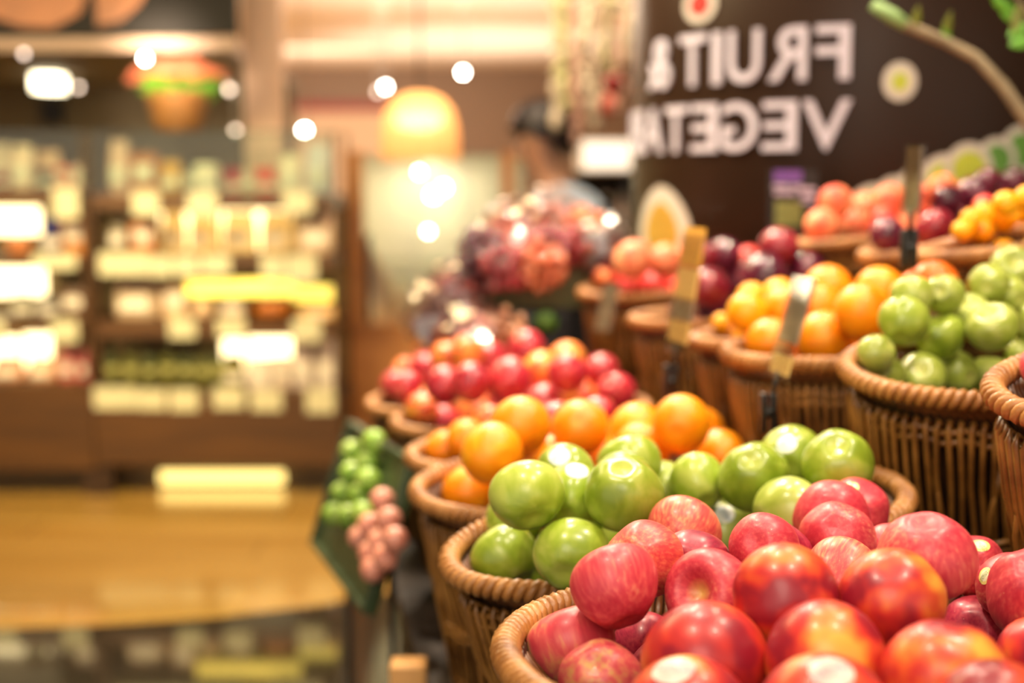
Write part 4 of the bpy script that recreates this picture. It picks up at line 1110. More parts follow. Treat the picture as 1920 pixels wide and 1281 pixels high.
# ------------------------------------------------------------------ the hall: floor, ceiling, walls
def wood_mat(name, c0, c1, scale=(1.2, 9, 9), rough=.35, planks=0.0, coat=0.0, plank_v=.16):
    m, nt, b, out = newmat(name); L = nt.links.new
    tc = N(nt, 'ShaderNodeTexCoord'); mp = N(nt, 'ShaderNodeVectorMath', operation='MULTIPLY'); mp.inputs[1].default_value = scale
    L(tc.outputs['Object'], mp.inputs[0])
    nz = N(nt, 'ShaderNodeTexNoise', Scale=1.5, Detail=6.0, Distortion=.6); L(mp.outputs[0], nz.inputs['Vector'])
    r = ramp(nt, [(.3, lin(c0)), (.7, lin(c1))]); L(nz.outputs[0], r.inputs[0]); col = r.outputs[0]
    if planks:
        br = N(nt, 'ShaderNodeTexBrick', Scale=1.0); br.inputs['Color1'].default_value = (1, 1, 1, 1); br.inputs['Color2'].default_value = (1-plank_v,)*3 + (1,)
        br.inputs['Mortar'].default_value = (.55, .5, .45, 1); br.inputs['Mortar Size'].default_value = .004; br.inputs['Brick Width'].default_value = planks * 6; br.inputs['Row Height'].default_value = planks
        L(tc.outputs['Object'], br.inputs['Vector'])
        mx = N(nt, 'ShaderNodeMixRGB', blend_type='MULTIPLY'); mx.inputs[0].default_value = 1.0; L(col, mx.inputs[1]); L(br.outputs[0], mx.inputs[2]); col = mx.outputs[0]
    L(col, b.inputs['Base Color']); b.inputs['Roughness'].default_value = rough; b.inputs['Coat Weight'].default_value = coat
    return m
MT['floor_wood'] = wood_mat('glossy_tan_floor', (184, 140, 62), (212, 170, 92), (.5, 4, 1), .20, .30, .6)
MT['floor_dark'] = plain('polished_dark_stone', (42, 37, 30), .07, vary=.12, scale=2.5, coat=.3)
MT['ceil'] = plain('cream_ceiling_paint', (240, 228, 212), .8, vary=.02, scale=1)
MT['wallbrown'] = plain('brown_wall_paint', (140, 118, 100), .7, vary=.04, scale=1)
MT['wallbeige'] = plain('beige_wall_paint', (214, 186, 156), .7, vary=.04, scale=1)
MT['redtrim'] = plain('red_trim', (140, 26, 14), .5)
edge = [P(px, py, 0.0) if 0 else None for px, py in ()]
def on_floor(px, py):
    d = ray(px, py); t = -CAMH / d.z; return CAM + d * t
ed = [on_floor(px, py) for px, py in ((-900, 1236), (-300, 1222), (0, 1212), (200, 1204), (400, 1190), (600, 1166), (780, 1132), (900, 1095))]
ed = [(p.x, p.y) for p in ed] + [(.6, 6.0), (5, 7.0)]
ed[0] = (-5, ed[0][1])
fl = MB()
fl.add([Vector((x, y, 0)) for x, y in ed] + [Vector((5, 18, 0)), Vector((-5, 18, 0))], [tuple(range(len(ed) + 2))], 0, False)
fl.add([Vector((x, y, 0)) for x, y in ed] + [Vector((5, -1.5, 0)), Vector((-5, -1.5, 0))], [tuple(range(len(ed) + 2))], 1, False)
o = fl.build('floor', [MT['floor_wood'], MT['floor_dark']])
md = o.modifiers.new('thick', 'SOLIDIFY'); md.thickness = .05; md.offset = -1
o['kind'] = 'structure'
def struct(name, mb, m): return tag(mb.build(name, m), kind='structure')
CH = 2.72
struct('ceiling', MB().box((-5, -1.5, CH), (5, 18, CH + .06)), MT['ceil'])
struct('wall_back', MB().box((-5, 18, 0), (5, 18.08, CH)), MT['wallbrown'])
struct('wall_left', MB().box((-5.08, -1.5, 0), (-5, 18, CH)), MT['wallbeige'])
struct('wall_right', MB().box((5, -1.5, 0), (5.08, 18, CH)), MT['wallbeige'])
a = P(535, 192, 17.9); b = P(732, 210, 17.9)
struct('trim_1', MB().box((-4.9, 17.92, b.z), (b.x, 17.999, a.z)), MT['redtrim'])
struct('trim_2', MB().box((-4.9, 17.94, .0), (b.x, 17.999, b.z)), MT['wallbeige'])
struct('baseboard_back', MB().box((-4.9, 17.95, 0), (4.9, 17.999, .1)), MT['wallbrown'])

# ------------------------------------------------------------------ shop canopy with the dark fascia sign
YC = 5.62; kz = YC / F
MT['fascia'] = plain('dark_fascia', (17, 11, 7), .6, spec=.2, vary=.1)
MT['strip'] = plain('pale_strip', (140, 114, 96), .5, vary=.04)
MT['olive_wall'] = plain('olive_grey_panel', (98, 86, 60), .6, vary=.08, scale=2)
MT['photo_brown'] = plain('printed_loaf_brown', (150, 92, 52), .5, vary=.3, scale=6)
z_f = P(0, 66, YC).z; z_s = P(0, 95, YC).z; xr = P(444, 0, YC).x; xl = -3.6
can = thing('shop_canopy', 'dark fascia sign with brown loaf picture above the packed shelves at upper left', 'sign', (xr, YC, 0))
rc = lambda mb, lo, hi: mb.box((lo[0] - xr, lo[1] - YC, lo[2]), (hi[0] - xr, hi[1] - YC, hi[2]))
m = MB(); rc(m, (xl, YC, z_f), (xr, YC + .05, CH - .001)); m.build('fascia', MT['fascia'], can)
m = MB(); rc(m, (xl, YC - .02, z_s), (xr, YC + .06, z_f - .012)); m.build('pale_strip', MT['strip'], can)
m = MB(); rc(m, (xl, YC + .06, z_f - .02), (-1.24, 8.2, z_f + .01)); m.build('canopy_panel', MT['olive_wall'], can)
m = MB(); rc(m, (xl, 8.2, 0), (-1.24, 8.25, z_f + .01)); m.build('back_panel', MT['olive_wall'], can)
for poly in ([(-20, -40), (120, -40), (165, -20), (150, 25), (100, 52), (40, 50), (-20, 30)], [(178, -40), (290, -40), (262, 8), (226, 40), (182, 48)]):
    mb = MB(); pts = [P(x, y, YC) for x, y in poly]
    mb.prism([(p.x - xr, p.z) for p in pts], .004, .0, 0, Matrix(((1, 0, 0, 0), (0, 0, -1, 0), (0, 1, 0, 0), (0, 0, 0, 1)))); mb.build('loaf_picture', MT['photo_brown'], can)
MT['lamp_warm'] = emit('canopy_lamp_glow', (255, 240, 200), 8.0)
p = P(92, 142, 7.45)
m = MB(); rc(m, (p.x - .06, p.y - .09, z_f - .10), (p.x + .06, p.y + .09, z_f - .021)); m.build('lamp', MT['lamp_warm'], can)
p = P(92, 205, 8.1); m = MB(); rc(m, (p.x - .06, 8.14, p.z - .08), (p.x + .06, 8.199, p.z + .06)); m.build('black_box', MT['black'], can)  # small black box on the canopy's back panel
a = P(452, 0, 6.45); b = P(521, 0, 6.45)
MT['post'] = plain('cream_post_paint', (230, 200, 172), .6, vary=.03)
m = MB(); m.bbox((-(b.x-a.x)/2, -.08, 0), ((b.x-a.x)/2, .08, CH - .002), .012)
tag(m.build('square_post', MT['post'], None, ((a.x+b.x)/2, 6.53, 0)), 'cream square post rising behind the shelves left of centre', 'post')

# ------------------------------------------------------------------ lamps
MT['bulb'] = emit('lamp_glow', (255, 246, 232), 60.0); MT['bulb_dim'] = emit('small_lamp_glow', (255, 232, 214), 5.0); MT['down'] = emit('downlight_glow', (255, 246, 230), 9.0)
MT['metal'] = plain('brushed_metal', (170, 164, 156), .35, metal=.8)
def downlight(px, py, dia, label):
    d = ray(px, py); t = (CH - .004 - CAMH) / d.z; c = CAM + d * t
    root = thing('ceiling_downlight', label, 'ceiling light', (c.x, c.y, CH))
    m = MB(); m.lathe([(dia/2, -.012), (dia/2 + .02, -.012), (dia/2 + .022, -.001)], 32); m.build('rim', MT['white'], root)
    m = MB(); m.lathe([(0.001, -.010), (dia/2, -.010), (dia/2, -.006), (.001, -.006)], 32); m.build('diffuser', MT['down'], root)
downlight(778, 6, .27, 'round ceiling downlight left of the top middle')
downlight(966, 1, .42, 'large round ceiling downlight at the top middle')
def pendant_bulb(px, py, Y, r, mt, label, top=CH):
    c = P(px, py, Y); root = thing('hanging_spotlight', label, 'ceiling light', (c.x, c.y, c.z))
    m = MB(); m.ball((0, 0, 0), r, 16, 10); m.build('bulb', MT[mt], root)
    m = MB(); m.lathe([(r*.5, r*.8), (r*.62, r*1.2), (r*.5, r*2.2), (.006, r*2.4)], 16); m.build('socket', MT['metal'], root)
    m = MB(); m.tube([(0, 0, r*2.3), (0, 0, top - c.z - .001)], .004, 6); m.build('cord', MT['metal'], root)
for a in [(868, 136, 9.5, .014, 'bulb', 'bright hanging spotlight right of the wicker lamp, against the brown wall'), (723, 163, 9.5, .013, 'bulb', 'hanging spotlight up and left of the wicker lamp, the brighter of two'),
          (709, 172, 10.2, .016, 'bulb_dim', 'dim hanging spotlight overlapping the brighter one left of the wicker lamp'), (571, 245, 7.2, .017, 'bulb', 'bright hanging bulb over the shelf glass left of the wicker lamp'),
          (430, 168, 7.0, .014, 'bulb_dim', 'dim hanging bulb right of the orange flowers'), (442, 246, 7.0, .014, 'bulb_dim', 'dim hanging bulb low right of the flower basket'),
          (147, 164, 7.0, .012, 'bulb_dim', 'faint hanging bulb between the canopy lamp and the flowers')]: pendant_bulb(*a, **({'top': z_f - .02} if a[2] == 7.0 else {}))
for px, py, mt, lab in ((272, 110, 'bulb', 'bright little bulb under the pale strip beside the orange flowers'), (45, 101, 'bulb_dim', 'dim little bulb under the pale strip at the far left')):
    pendant_bulb(px, py, YC + .02, .011, mt, lab, z_s)

# glowing wicker pendant lamp
c = P(787, 235, 6.0); R = 73 * 6.0 / F
pl = thing('wicker_pendant_lamp', 'glowing dome-shaped wicker pendant lamp over the glass counter', 'lamp', (c.x, c.y, c.z))
def shade_mat():
    m, nt, b, out = newmat('glowing_wicker'); L = nt.links.new; nt.nodes.remove(b)
    d = N(nt, 'ShaderNodeBsdfDiffuse'); d.inputs[0].default_value = lin((244, 200, 140)); t = N(nt, 'ShaderNodeBsdfTranslucent'); t.inputs[0].default_value = lin((255, 196, 134))
    wv = N(nt, 'ShaderNodeTexWave', Scale=26.0, bands_direction='Z'); tc = N(nt, 'ShaderNodeTexCoord'); L(tc.outputs['Object'], wv.inputs['Vector'])
    tr = N(nt, 'ShaderNodeBsdfTransparent'); m1 = N(nt, 'ShaderNodeMixShader'); m1.inputs[0].default_value = .75; L(d.outputs[0], m1.inputs[1]); L(t.outputs[0], m1.inputs[2])
    r = ramp(nt, [(.0, (.25, .25, .25, 1)), (.5, (0, 0, 0, 1))]); L(wv.outputs[0], r.inputs[0])
    m2 = N(nt, 'ShaderNodeMixShader'); L(r.outputs[0], m2.inputs[0]); L(m1.outputs[0], m2.inputs[1]); L(tr.outputs[0], m2.inputs[2]); L(m2.outputs[0], out.inputs[0])
    return m
MT['shade'] = shade_mat(); MT['hot_bulb'] = emit('pendant_bulb_glow', (255, 236, 206), 11.0)
prof = [(R*.98, -R*.88), (R, -R*.55), (R*.98, -.1*R), (R*.86, .35*R), (R*.62, .66*R), (R*.3, .80*R), (R*.06, .82*R)]
m = MB(); rows = [[Vector((r*math.cos(2*PI*k/40), r*math.sin(2*PI*k/40), z)) for k in range(40)] for r, z in prof]; m.grid(rows, wrap=True); m.build('shade', MT['shade'], pl)
m = MB(); m.ball((.00, -.02, .02), (.10, .06, .045), 16, 10); m.build('bulb', MT['hot_bulb'], pl)
m = MB(); m.tube([(0, 0, .05), (0, 0, CH - c.z - .001)], .005, 6); m.build('cord', MT['black'], pl)

# ------------------------------------------------------------------ the packed shelves
Y0, Y1 = 5.78, 6.28; ks = Y0 / F
MT['shelf_wood'] = wood_mat('brown_shelf_wood', (66, 40, 10), (92, 58, 18), (1, 12, 12), .45)
MT['shelf_dark'] = wood_mat('dark_shelf_side', (50, 32, 16), (66, 42, 20), (8, 8, 1), .5)
MT['shelf_back'] = plain('olive_shelf_back', (128, 108, 66), .6, vary=.06)
MT['kick'] = plain('grey_brown_kick', (112, 90, 56), .5, vary=.05)
MT['tag'] = plain('shelf_price_card', (200, 196, 160), .5, vary=.03)
MT['strip_light'] = emit('shelf_strip_glow', (255, 228, 104), 1.7)
MT['back_light'] = emit('shelf_back_glow', (255, 230, 170), 4.5)
MT['kick_light'] = emit('kick_strip_glow', (255, 226, 134), 2.2)
def X(px, Y=Y0): return P(px, 500, Y).x
def Zp(py, Y=Y0): return P(500, py, Y).z
SHELF_Z = {}
def gondola(name, label, x0, x1, shelves, tags, lights, front_top, front_bot, kick_bot, lit):
    root = thing('display_shelf', label, 'shelf', ((x0+x1)/2, Y0, 0)); cx = (x0+x1)/2
    bx = lambda mb, lo, hi: mb.box((lo[0]-cx, lo[1]-Y0, lo[2]), (hi[0]-cx, hi[1]-Y0, hi[2]))
    top = Zp(246)
    for s, x in ((0, x0), (1, x1 - .03)):
        m = MB(); bx(m, (x, Y0 + .02, 0), (x + .03, Y1, Zp(front_top))); m.build('side_panel', MT['shelf_dark'], root)
        m = MB(); bx(m, (x + .008, Y0 + .02, Zp(front_top)), (x + .022, Y0 + .035, top)); bx(m, (x + .008, Y1 - .03, Zp(front_top)), (x + .022, Y1 - .015, top)); m.build('upright', MT['shelf_wood'], root)
    m = MB(); bx(m, (x0 + .03, Y1 - .02, .1), (x1 - .03, Y1, Zp(370))); m.build('back_panel', MT['shelf_back'], root)
    for i, (y_t, y_b) in enumerate(shelves):
        z1, z0 = Zp(y_t), Zp(y_b)
        m = MB(); bx(m, (x0 + .03, Y0, z0), (x1 - .03, Y1 - .02, z1)); sh = m.build('shelf_board', MT['shelf_wood'], root)
        for (a, b, t, bt) in tags.get(i, []):
            m = MB(); bx(m, (X(a), Y0 - .006, Zp(bt)), (X(b), Y0 - .001, Zp(t))); m.build('price_tag', MT['tag'], sh)
    m = MB(); bx(m, (x0, Y0 + .005, Zp(front_bot)), (x1, Y0 + .03, Zp(front_top))); m.build('front_panel', MT['shelf_wood'], root)
    m = MB(); bx(m, (x0 + .03, Y0 + .22, 0), (x1 - .03, Y0 + .24, Zp(front_bot) + .02)); m.build('kick_panel', MT['kick'], root)
    for a, b, t, bt, mt, yy in lights:
        m = MB(); x_a, x_b = P(a, t, yy).x, P(b, t, yy).x; z_a, z_b = P(a, bt, yy).z, P(a, t, yy).z
        m.bbox((x_a-cx, yy-Y0, z_a), (x_b-cx, yy-Y0+.02, z_b), .008); m.build('strip_light', MT[mt], root)
    for s in (0, 1):
        m = MB(); x = (x0 + .03, x1 - .055)[s]; bx(m, (x, Y0 + .03, 0), (x + .025, Y0 + .055, Zp(front_bot))); m.build('foot', MT['shelf_dark'], root)
    m = MB(); bx(m, (x0 + .01, Y0 + .012, Zp(365)), (x1 - .01, Y0 + .018, top)); m.build('glass_front', MT['glass'], root)
    m = MB(); bx(m, (x0, Y0 + .01, top - .008), (x1, Y1, top)); m.build('glass_top', MT['glass'], root)
    return root
RS = [(366, 392), (478, 506), (604, 632), (736, 750)]
gondola('r', 'right-hand bay of packed wooden shelves with white price tags', X(168), X(634), RS,
        {0: [(252, 302, 358, 404), (355, 410, 360, 406), (534, 588, 358, 400)],
         1: [(186, 282, 474, 516), (284, 322, 480, 518), (326, 372, 480, 516), (378, 432, 478, 514), (490, 534, 480, 520), (538, 594, 478, 528)],
         2: [(314, 364, 598, 634), (404, 458, 598, 630), (546, 600, 598, 640)],
         3: [(168, 250, 726, 766), (252, 304, 730, 768), (312, 366, 730, 770), (394, 452, 726, 766), (466, 524, 730, 770), (570, 624, 728, 774)]},
        [(348, 552, 524, 556, 'strip_light', Y0 + .06), (548, 622, 536, 566, 'strip_light', Y0 + .20), (300, 404, 398, 484, 'back_light', Y1 - .06), (414, 546, 394, 470, 'back_light', Y1 - .06),
         (416, 460, 636, 694, 'back_light', Y1 - .06), (466, 546, 630, 690, 'back_light', Y1 - .06), (298, 532, 884, 908, 'kick_light', Y0 + .19)], 748, 872, 940, True)
LS = [(356, 380), (482, 500), (600, 622), (722, 738)]
gondola('l', 'left-hand bay of packed shelves cut by the left edge', X(-320), X(165), LS,
        {0: [(104, 152, 352, 410)], 1: [(62, 144, 476, 504)], 2: [(92, 142, 600, 640), (-60, 4, 600, 640)], 3: []},
        [(-60, 74, 388, 440, 'back_light', Y1 - .06), (-60, 84, 502, 556, 'back_light', Y1 - .06), (-80, 34, 632, 690, 'back_light', Y1 - .06), (42, 94, 626, 690, 'back_light', Y1 - .06)], 735, 880, 940, False)

# goods standing on the boards
def cmat(nm, rgb, rough=.45, vary=.15, scale=18): 
    key = 'g_' + nm
    if key not in MT: MT[key] = plain(nm, rgb, rough, vary=vary, scale=scale)
    return MT[key]
def lucent(rgb):
    """thin film that lets the light strip behind it through"""
    key = 'lucent_%d_%d_%d' % rgb
    if key not in MT:
        m, nt, b, out = newmat(key); t = N(nt, 'ShaderNodeBsdfTranslucent'); t.inputs[0].default_value = lin(rgb); mx = N(nt, 'ShaderNodeMixShader'); mx.inputs[0].default_value = .7
        tr = N(nt, 'ShaderNodeBsdfTransparent'); tr.inputs[0].default_value = lin(rgb); m2 = N(nt, 'ShaderNodeMixShader'); m2.inputs[0].default_value = .28
        b.inputs['Base Color'].default_value = lin(rgb); nt.links.new(b.outputs[0], mx.inputs[1]); nt.links.new(t.outputs[0], mx.inputs[2])
        nt.links.new(mx.outputs[0], m2.inputs[1]); nt.links.new(tr.outputs[0], m2.inputs[2]); nt.links.new(m2.outputs[0], out.inputs[0]); MT[key] = m
    return MT[key]
def good(kind, px0, px1, py_top, shelf, rgb, label, Yf=.10, bay=RS, rgb2=(236, 226, 206), grp=None):
    z = Zp(bay[shelf][0]) + .0008
    Y = Y0 + Yf; dpt = min(.16, max(.05, (px1 - px0) * Y / F * .8))
    x0, x1 = P(px0, 500, Y).x, P(px1, 500, Y).x; w_ = x1 - x0; h_ = P(500, py_top, Y).z - z
    name, cat = {'box': ('carton', 'carton'), 'bag': ('food_bag', 'bag'), 'bottle': ('bottle', 'bottle'), 'jar': ('jar', 'jar'), 'tin': ('tin_can', 'tin'), 'loaf': ('bread_loaf', 'bread')}[kind]
    root = thing(name, label, cat, ((x0 + x1)/2, Y + dpt/2, z), group=grp)
    cm = cmat('wrap_%d_%d_%d' % rgb, rgb); c2 = cmat('label_%d_%d_%d' % rgb2, rgb2)
    if 'glowing' in label: cm = lucent(rgb)
    if kind == 'box':
        m = MB(); m.bbox((-w_/2, -dpt/2, 0), (w_/2, dpt/2, h_), .004); m.build('body', cm, root)
        m = MB(); m.box((-w_*.36, -dpt/2 - .0015, h_*.35), (w_*.36, -dpt/2 + .001, h_*.72)); m.build('label_panel', c2, root)
    elif kind == 'bag':
        rows = []
        for t, sx, sy in ((0, .46, .42), (.04, .5, .5), (.3, .5, .5), (.6, .48, .42), (.82, .44, .22), (.92, .42, .05), (1.0, .46, .03)):
            rows.append([Vector((w_*sx*math.copysign(abs(math.cos(a))**.6, math.cos(a)), dpt*sy*math.copysign(abs(math.sin(a))**.8, math.sin(a)), h_*t)) for a in [2*PI*k/24 for k in range(24)]])
        m = MB(); m.grid(rows, wrap=True); m.add(rows[0], [tuple(range(24))]); m.add(rows[-1], [tuple(range(24))]); m.build('body', cm, root)
        m = MB(); m.box((-w_*.3, -dpt*.5 - .004, h_*.22), (w_*.3, -dpt*.5 + .004, h_*.5)); m.build('label_panel', c2, root)
    elif kind in ('bottle', 'jar', 'tin'):
        r = w_/2
        if kind == 'bottle': pr = [(r*.9, 0), (r, .01), (r, h_*.58), (r*.8, h_*.68), (r*.36, h_*.78), (r*.34, h_*.92), (.001, h_*.92)]
        elif kind == 'jar': pr = [(r*.9, 0), (r, .01), (r, h_*.72), (r*.86, h_*.84), (r*.8, h_*.86), (.001, h_*.86)]
        else: pr = [(r*.97, 0), (r, .004), (r, h_ - .006), (r*.97, h_), (.001, h_ - .003)]
        m = MB(); m.lathe(pr, 24); m.build('body', cm, root)
        if kind != 'tin':
            zc = .92 if kind == 'bottle' else .86; rcap = .4*r if kind == 'bottle' else .86*r
            m = MB(); m.lathe([(rcap, h_*(zc - .05)), (rcap, h_), (.001, h_)], 20); m.build('cap' if kind == 'bottle' else 'lid', cmat('cap_dark', (60, 46, 30)), root)
        m = MB(); m.lathe([(r*1.012, h_*.18), (r*1.012, h_*.46)], 24); m.build('label_band', c2, root)
    elif kind == 'loaf':
        rows = []
        for i in range(9):
            t = PI*i/8; rows.append([Vector((w_/2*math.sin(t)**.5*math.cos(a) if i not in (0, 8) else 0, dpt/2*math.sin(t)**.5*math.sin(a) if i not in (0, 8) else 0, h_/2 - h_/2*math.cos(t))) for a in [2*PI*k/24 for k in range(24)]])
        m = MB(); m.grid(rows, wrap=True); m.build('body', cm, root)
        m = MB()
        for s in (-.25, 0, .25): m.tube([(w_*s - .01, -dpt*.3, h_*.9), (w_*s, 0, h_*1.0), (w_*s + .01, dpt*.3, h_*.9)], .006, 6)
        m.build('crust_score', c2, root)
G = [
 # right bay, top board
 ('bag', 206, 246, 262, 0, (214, 170, 150), 'tall cream bag at the left end of the top shelf'), ('box', 250, 297, 288, 0, (176, 96, 20), 'amber-brown carton second on the top shelf'),
 ('bag', 301, 343, 302, 0, (206, 150, 60), 'tan bag right of the amber carton on the top shelf'), ('bottle', 344, 362, 284, 0, (44, 32, 28), 'dark slim bottle beside the tan bag on the top shelf'),
 ('jar', 364, 412, 296, 0, (240, 226, 200), 'round creamy white jar in the middle of the top shelf'), ('tin', 424, 456, 318, 0, (180, 24, 36), 'dark red tin on the top shelf'),
 ('box', 458, 476, 318, 0, (200, 180, 150), 'narrow pale carton between two red tins'), ('tin', 480, 518, 316, 0, (226, 60, 24), 'orange-red tin on the top shelf'),
 ('bag', 524, 566, 290, 0, (234, 216, 190), 'cream bag right of the orange-red tin'), ('bag', 574, 622, 270, 0, (216, 210, 214), 'tall bluish-white bag at the right end of the top shelf'),
 # second board
 ('bag', 200, 240, 402, 1, (112, 96, 66), 'dull olive bag at the left end of the second shelf'), ('box', 246, 290, 414, 1, (176, 100, 34), 'orange-brown carton left of the lit packs'),
 ('bag', 300, 348, 397, 1, (255, 238, 200), 'glowing yellow bag, left of two, on the second shelf', .22), ('bag', 352, 404, 397, 1, (255, 236, 196), 'glowing yellow bag, right of two, on the second shelf', .22),
 ('bag', 414, 480, 397, 1, (255, 240, 206), 'wide glowing pale bag in the middle of the second shelf', .22), ('bag', 486, 548, 397, 1, (255, 238, 202), 'wide glowing cream bag right of middle on the second shelf', .22),
 ('bag', 556, 626, 394, 1, (236, 204, 166), 'pinkish cream bag at the right end of the second shelf'),
 # third board
 ('bag', 206, 294, 520, 2, (206, 178, 144), 'wide tan bag with pale top at the left end of the third shelf', .1), ('box', 302, 346, 530, 2, (214, 180, 140), 'beige carton second on the third shelf'),
 ('loaf', 352, 398, 560, 2, (226, 190, 150), 'pale round loaf below the yellow light strip'), ('box', 408, 458, 562, 2, (150, 120, 92), 'grey-brown carton below the yellow light strip'),
 ('loaf', 466, 546, 562, 2, (182, 104, 40), 'brown loaf below the right end of the light strip'), ('box', 560, 626, 578, 2, (226, 172, 92), 'yellow-orange carton at the right end of the third shelf'),
 # bottom board
 ('jar', 412, 452, 668, 3, (128, 118, 40), 'olive jar in front of the white glow on the bottom shelf'), ('box', 458, 504, 676, 3, (222, 206, 190), 'white carton right of the olive jar on the bottom shelf'),
 ('box', 508, 540, 672, 3, (214, 190, 170), 'small pinkish white carton on the bottom shelf'), ('bag', 544, 584, 640, 3, (222, 204, 190), 'tall white bag, second from right on the bottom shelf'), ('bag', 588, 626, 632, 3, (232, 216, 198), 'tall cream bag at the right end of the bottom shelf'),
]
for g in G: good(*g)
for i, px in enumerate((190, 225, 260, 295, 328, 360, 390)):
    good('bottle', px, px + 23, 636 + (i % 3) * 4, 3, (92, 94, 30) if i % 2 else (72, 80, 34), 'olive green bottle in the row on the bottom shelf', grp='olive bottles on the bottom shelf', rgb2=(170, 164, 90))
GL = [('tin', -8, 20, 322, 0, (150, 34, 50), 'dark red tin at the far left of the top shelf'), ('bag', 24, 66, 272, 0, (238, 202, 180), 'pale pink bag with curled top on the left bay'), ('tin', 70, 104, 318, 0, (76, 48, 52), 'dark purple-brown tin on the left bay top shelf'),
 ('bag', -40, 22, 268, 0, (240, 208, 188), 'pale pink bag cut by the left edge of the frame', .24), ('bag', 66, 116, 282, 0, (232, 186, 160), 'peach-coloured bag behind the dark tin', .24), ('box', 110, 134, 312, 0, (224, 96, 66), 'orange-red carton on the left bay top shelf'), ('box', 140, 166 - 6, 310, 0, (226, 176, 160), 'pink carton at the right end of the left bay top shelf'),
 ('loaf', 6, 56, 446, 1, (190, 112, 54), 'orange-brown loaf below the left glow'), ('tin', 76, 112, 408, 1, (38, 36, 96), 'deep blue round tin on the left bay'), ('box', 118, 158, 400, 1, (176, 106, 36), 'orange carton right of the blue tin'),
 ('jar', 14, 54, 554, 2, (120, 116, 86), 'grey-green jar, left of two, on the left bay'), ('jar', 60, 104, 556, 2, (104, 98, 90), 'grey jar, right of two, on the left bay'), ('box', 110, 156, 542, 2, (96, 66, 44), 'dark brown carton on the third shelf of the left bay'),
 ('bag', -30, 32, 672, 3, (226, 168, 130), 'salmon bag at the left edge, lowest shelf', .1), ('bag', 38, 94, 674, 3, (228, 172, 132), 'salmon bag right of the one at the edge, lowest shelf', .1), ('bag', 100, 134, 652, 3, (206, 110, 100), 'rose-red bag on the lowest left shelf'), ('bag', 138, 164 - 6, 656, 3, (196, 92, 96), 'dark rose bag at the right end of the lowest left shelf')]
for g in GL: good(*g, bay=LS)

# flower basket on the glass top
zt_ = Zp(246) + .001; c = P(335, 246, 6.02)
fb = thing('flower_basket', 'wicker pot of orange flowers standing on the shelf glass', 'potted flowers', (c.x, 6.02, zt_))
kf = 6.02 / F
m = MB(); m.lathe([(.085, 0), (.10, .03), (.128, .15), (.136, .165), (.13, .172), (.11, .15), (0, .13)], 32); m.build('pot', plain('straw_pot', (132, 90, 42), .6, vary=.3, scale=40), fb)
rr_ = random.Random(5); m = MB()
for _ in range(90):
    a = rr_.uniform(0, 2*PI); q = rr_.uniform(.02, .17); z = .16 + rr_.uniform(0, .07); Mx = Matrix.Rotation(a, 4, 'Z') @ Matrix.Rotation(rr_.uniform(.3, 1.3), 4, 'Y')
    m.ball((q*math.cos(a), q*math.sin(a)*.8, z), (.008, .004, .035), 6, 5, 0, Mx)
m.build('leaves', MT['leaf'], fb)
m = MB()
for _ in range(150):
    a = rr_.uniform(0, 2*PI); q = .205 * rr_.uniform(0, 1) ** .5; z = .215 + .085 * (1 - (q/.21)**2) + rr_.uniform(-.015, .015)
    cx, cy = q*math.cos(a), q*math.sin(a)*.75
    for k in range(5): m.ball((cx + .012*math.cos(k*1.257), cy + .012*math.sin(k*1.257), z), (.010, .010, .006), 6, 4)
m.build('blossom_crown', plain('orange_petals', (244, 138, 100), .6, vary=.2, scale=30), fb)

# ------------------------------------------------------------------ wood and glass counter
YK = 6.38; MT['counter_wood'] = wood_mat('honey_counter_wood', (168, 110, 56), (196, 136, 78), (1, 1, 9), .4); MT['counter_light'] = wood_mat('light_wood_board', (226, 168, 100), (240, 190, 124), (3, 3, 3), .4)
kx = lambda px: P(px, 500, YK).x; kzz = lambda py: P(500, py, YK).z
x0, x1 = kx(640), kx(990); zb = kzz(606); ztp = kzz(292)
ct = thing('glass_counter', 'honey wood counter with lit glass case right of the packed shelves', 'counter', ((x0+x1)/2, YK, 0)); cx = (x0+x1)/2
bx = lambda mb, lo, hi: mb.box((lo[0]-cx, lo[1]-YK, lo[2]), (hi[0]-cx, hi[1]-YK, hi[2]))
m = MB(); bx(m, (x0, YK, 0), (x1, YK + .6, zb - .03)); m.build('base', MT['counter_wood'], ct)
m = MB(); bx(m, (x0 - .01, YK - .015, zb - .03), (x1, YK + .61, zb)); m.build('worktop', MT['counter_wood'], ct)
m = MB(); bx(m, (kx(646), YK, zb), (kx(682), YK + .05, ztp + .02)); m.build('post', MT['counter_wood'], ct)
m = MB(); bx(m, (kx(940), YK, zb), (kx(962), YK + .05, ztp + .02)); m.build('post', MT['counter_wood'], ct)
m = MB(); bx(m, (kx(684), YK + .02, zb), (kx(694), YK + .05, kzz(440))); m.build('dark_edge', MT['black'], ct)  # black strip painted in for the shaded gap beside the post
m = MB(); bx(m, (x0 + .03, YK + .02, zb), (x1 - .02, YK + .026, ztp)); m.build('front_glass', MT['glass'], ct)
m = MB(); bx(m, (x0 + .03, YK + .02, ztp), (x1 - .02, YK + .6, ztp + .008)); m.build('top_glass', MT['glass'], ct)
for px in (775, 872): m = MB(); bx(m, (kx(px), YK + .015, zb), (kx(px) + .008, YK + .03, ztp)); m.build('glass_joint', MT['metal'], ct)
m = MB(); bx(m, (x0 + .03, YK + .58, zb), (x1 - .02, YK + .6, ztp)); m.build('back_board', plain('cream_case_back', (230, 214, 190), .6, vary=.04), ct)
m = MB(); bx(m, (x0 + .05, YK + .2, kzz(500)), (x1 - .03, YK + .56, kzz(500) + .012)); m.build('glass_shelf', MT['glass'], ct)
MT['case_bulb'] = emit('case_lamp_glow', (255, 246, 222), 40.0)
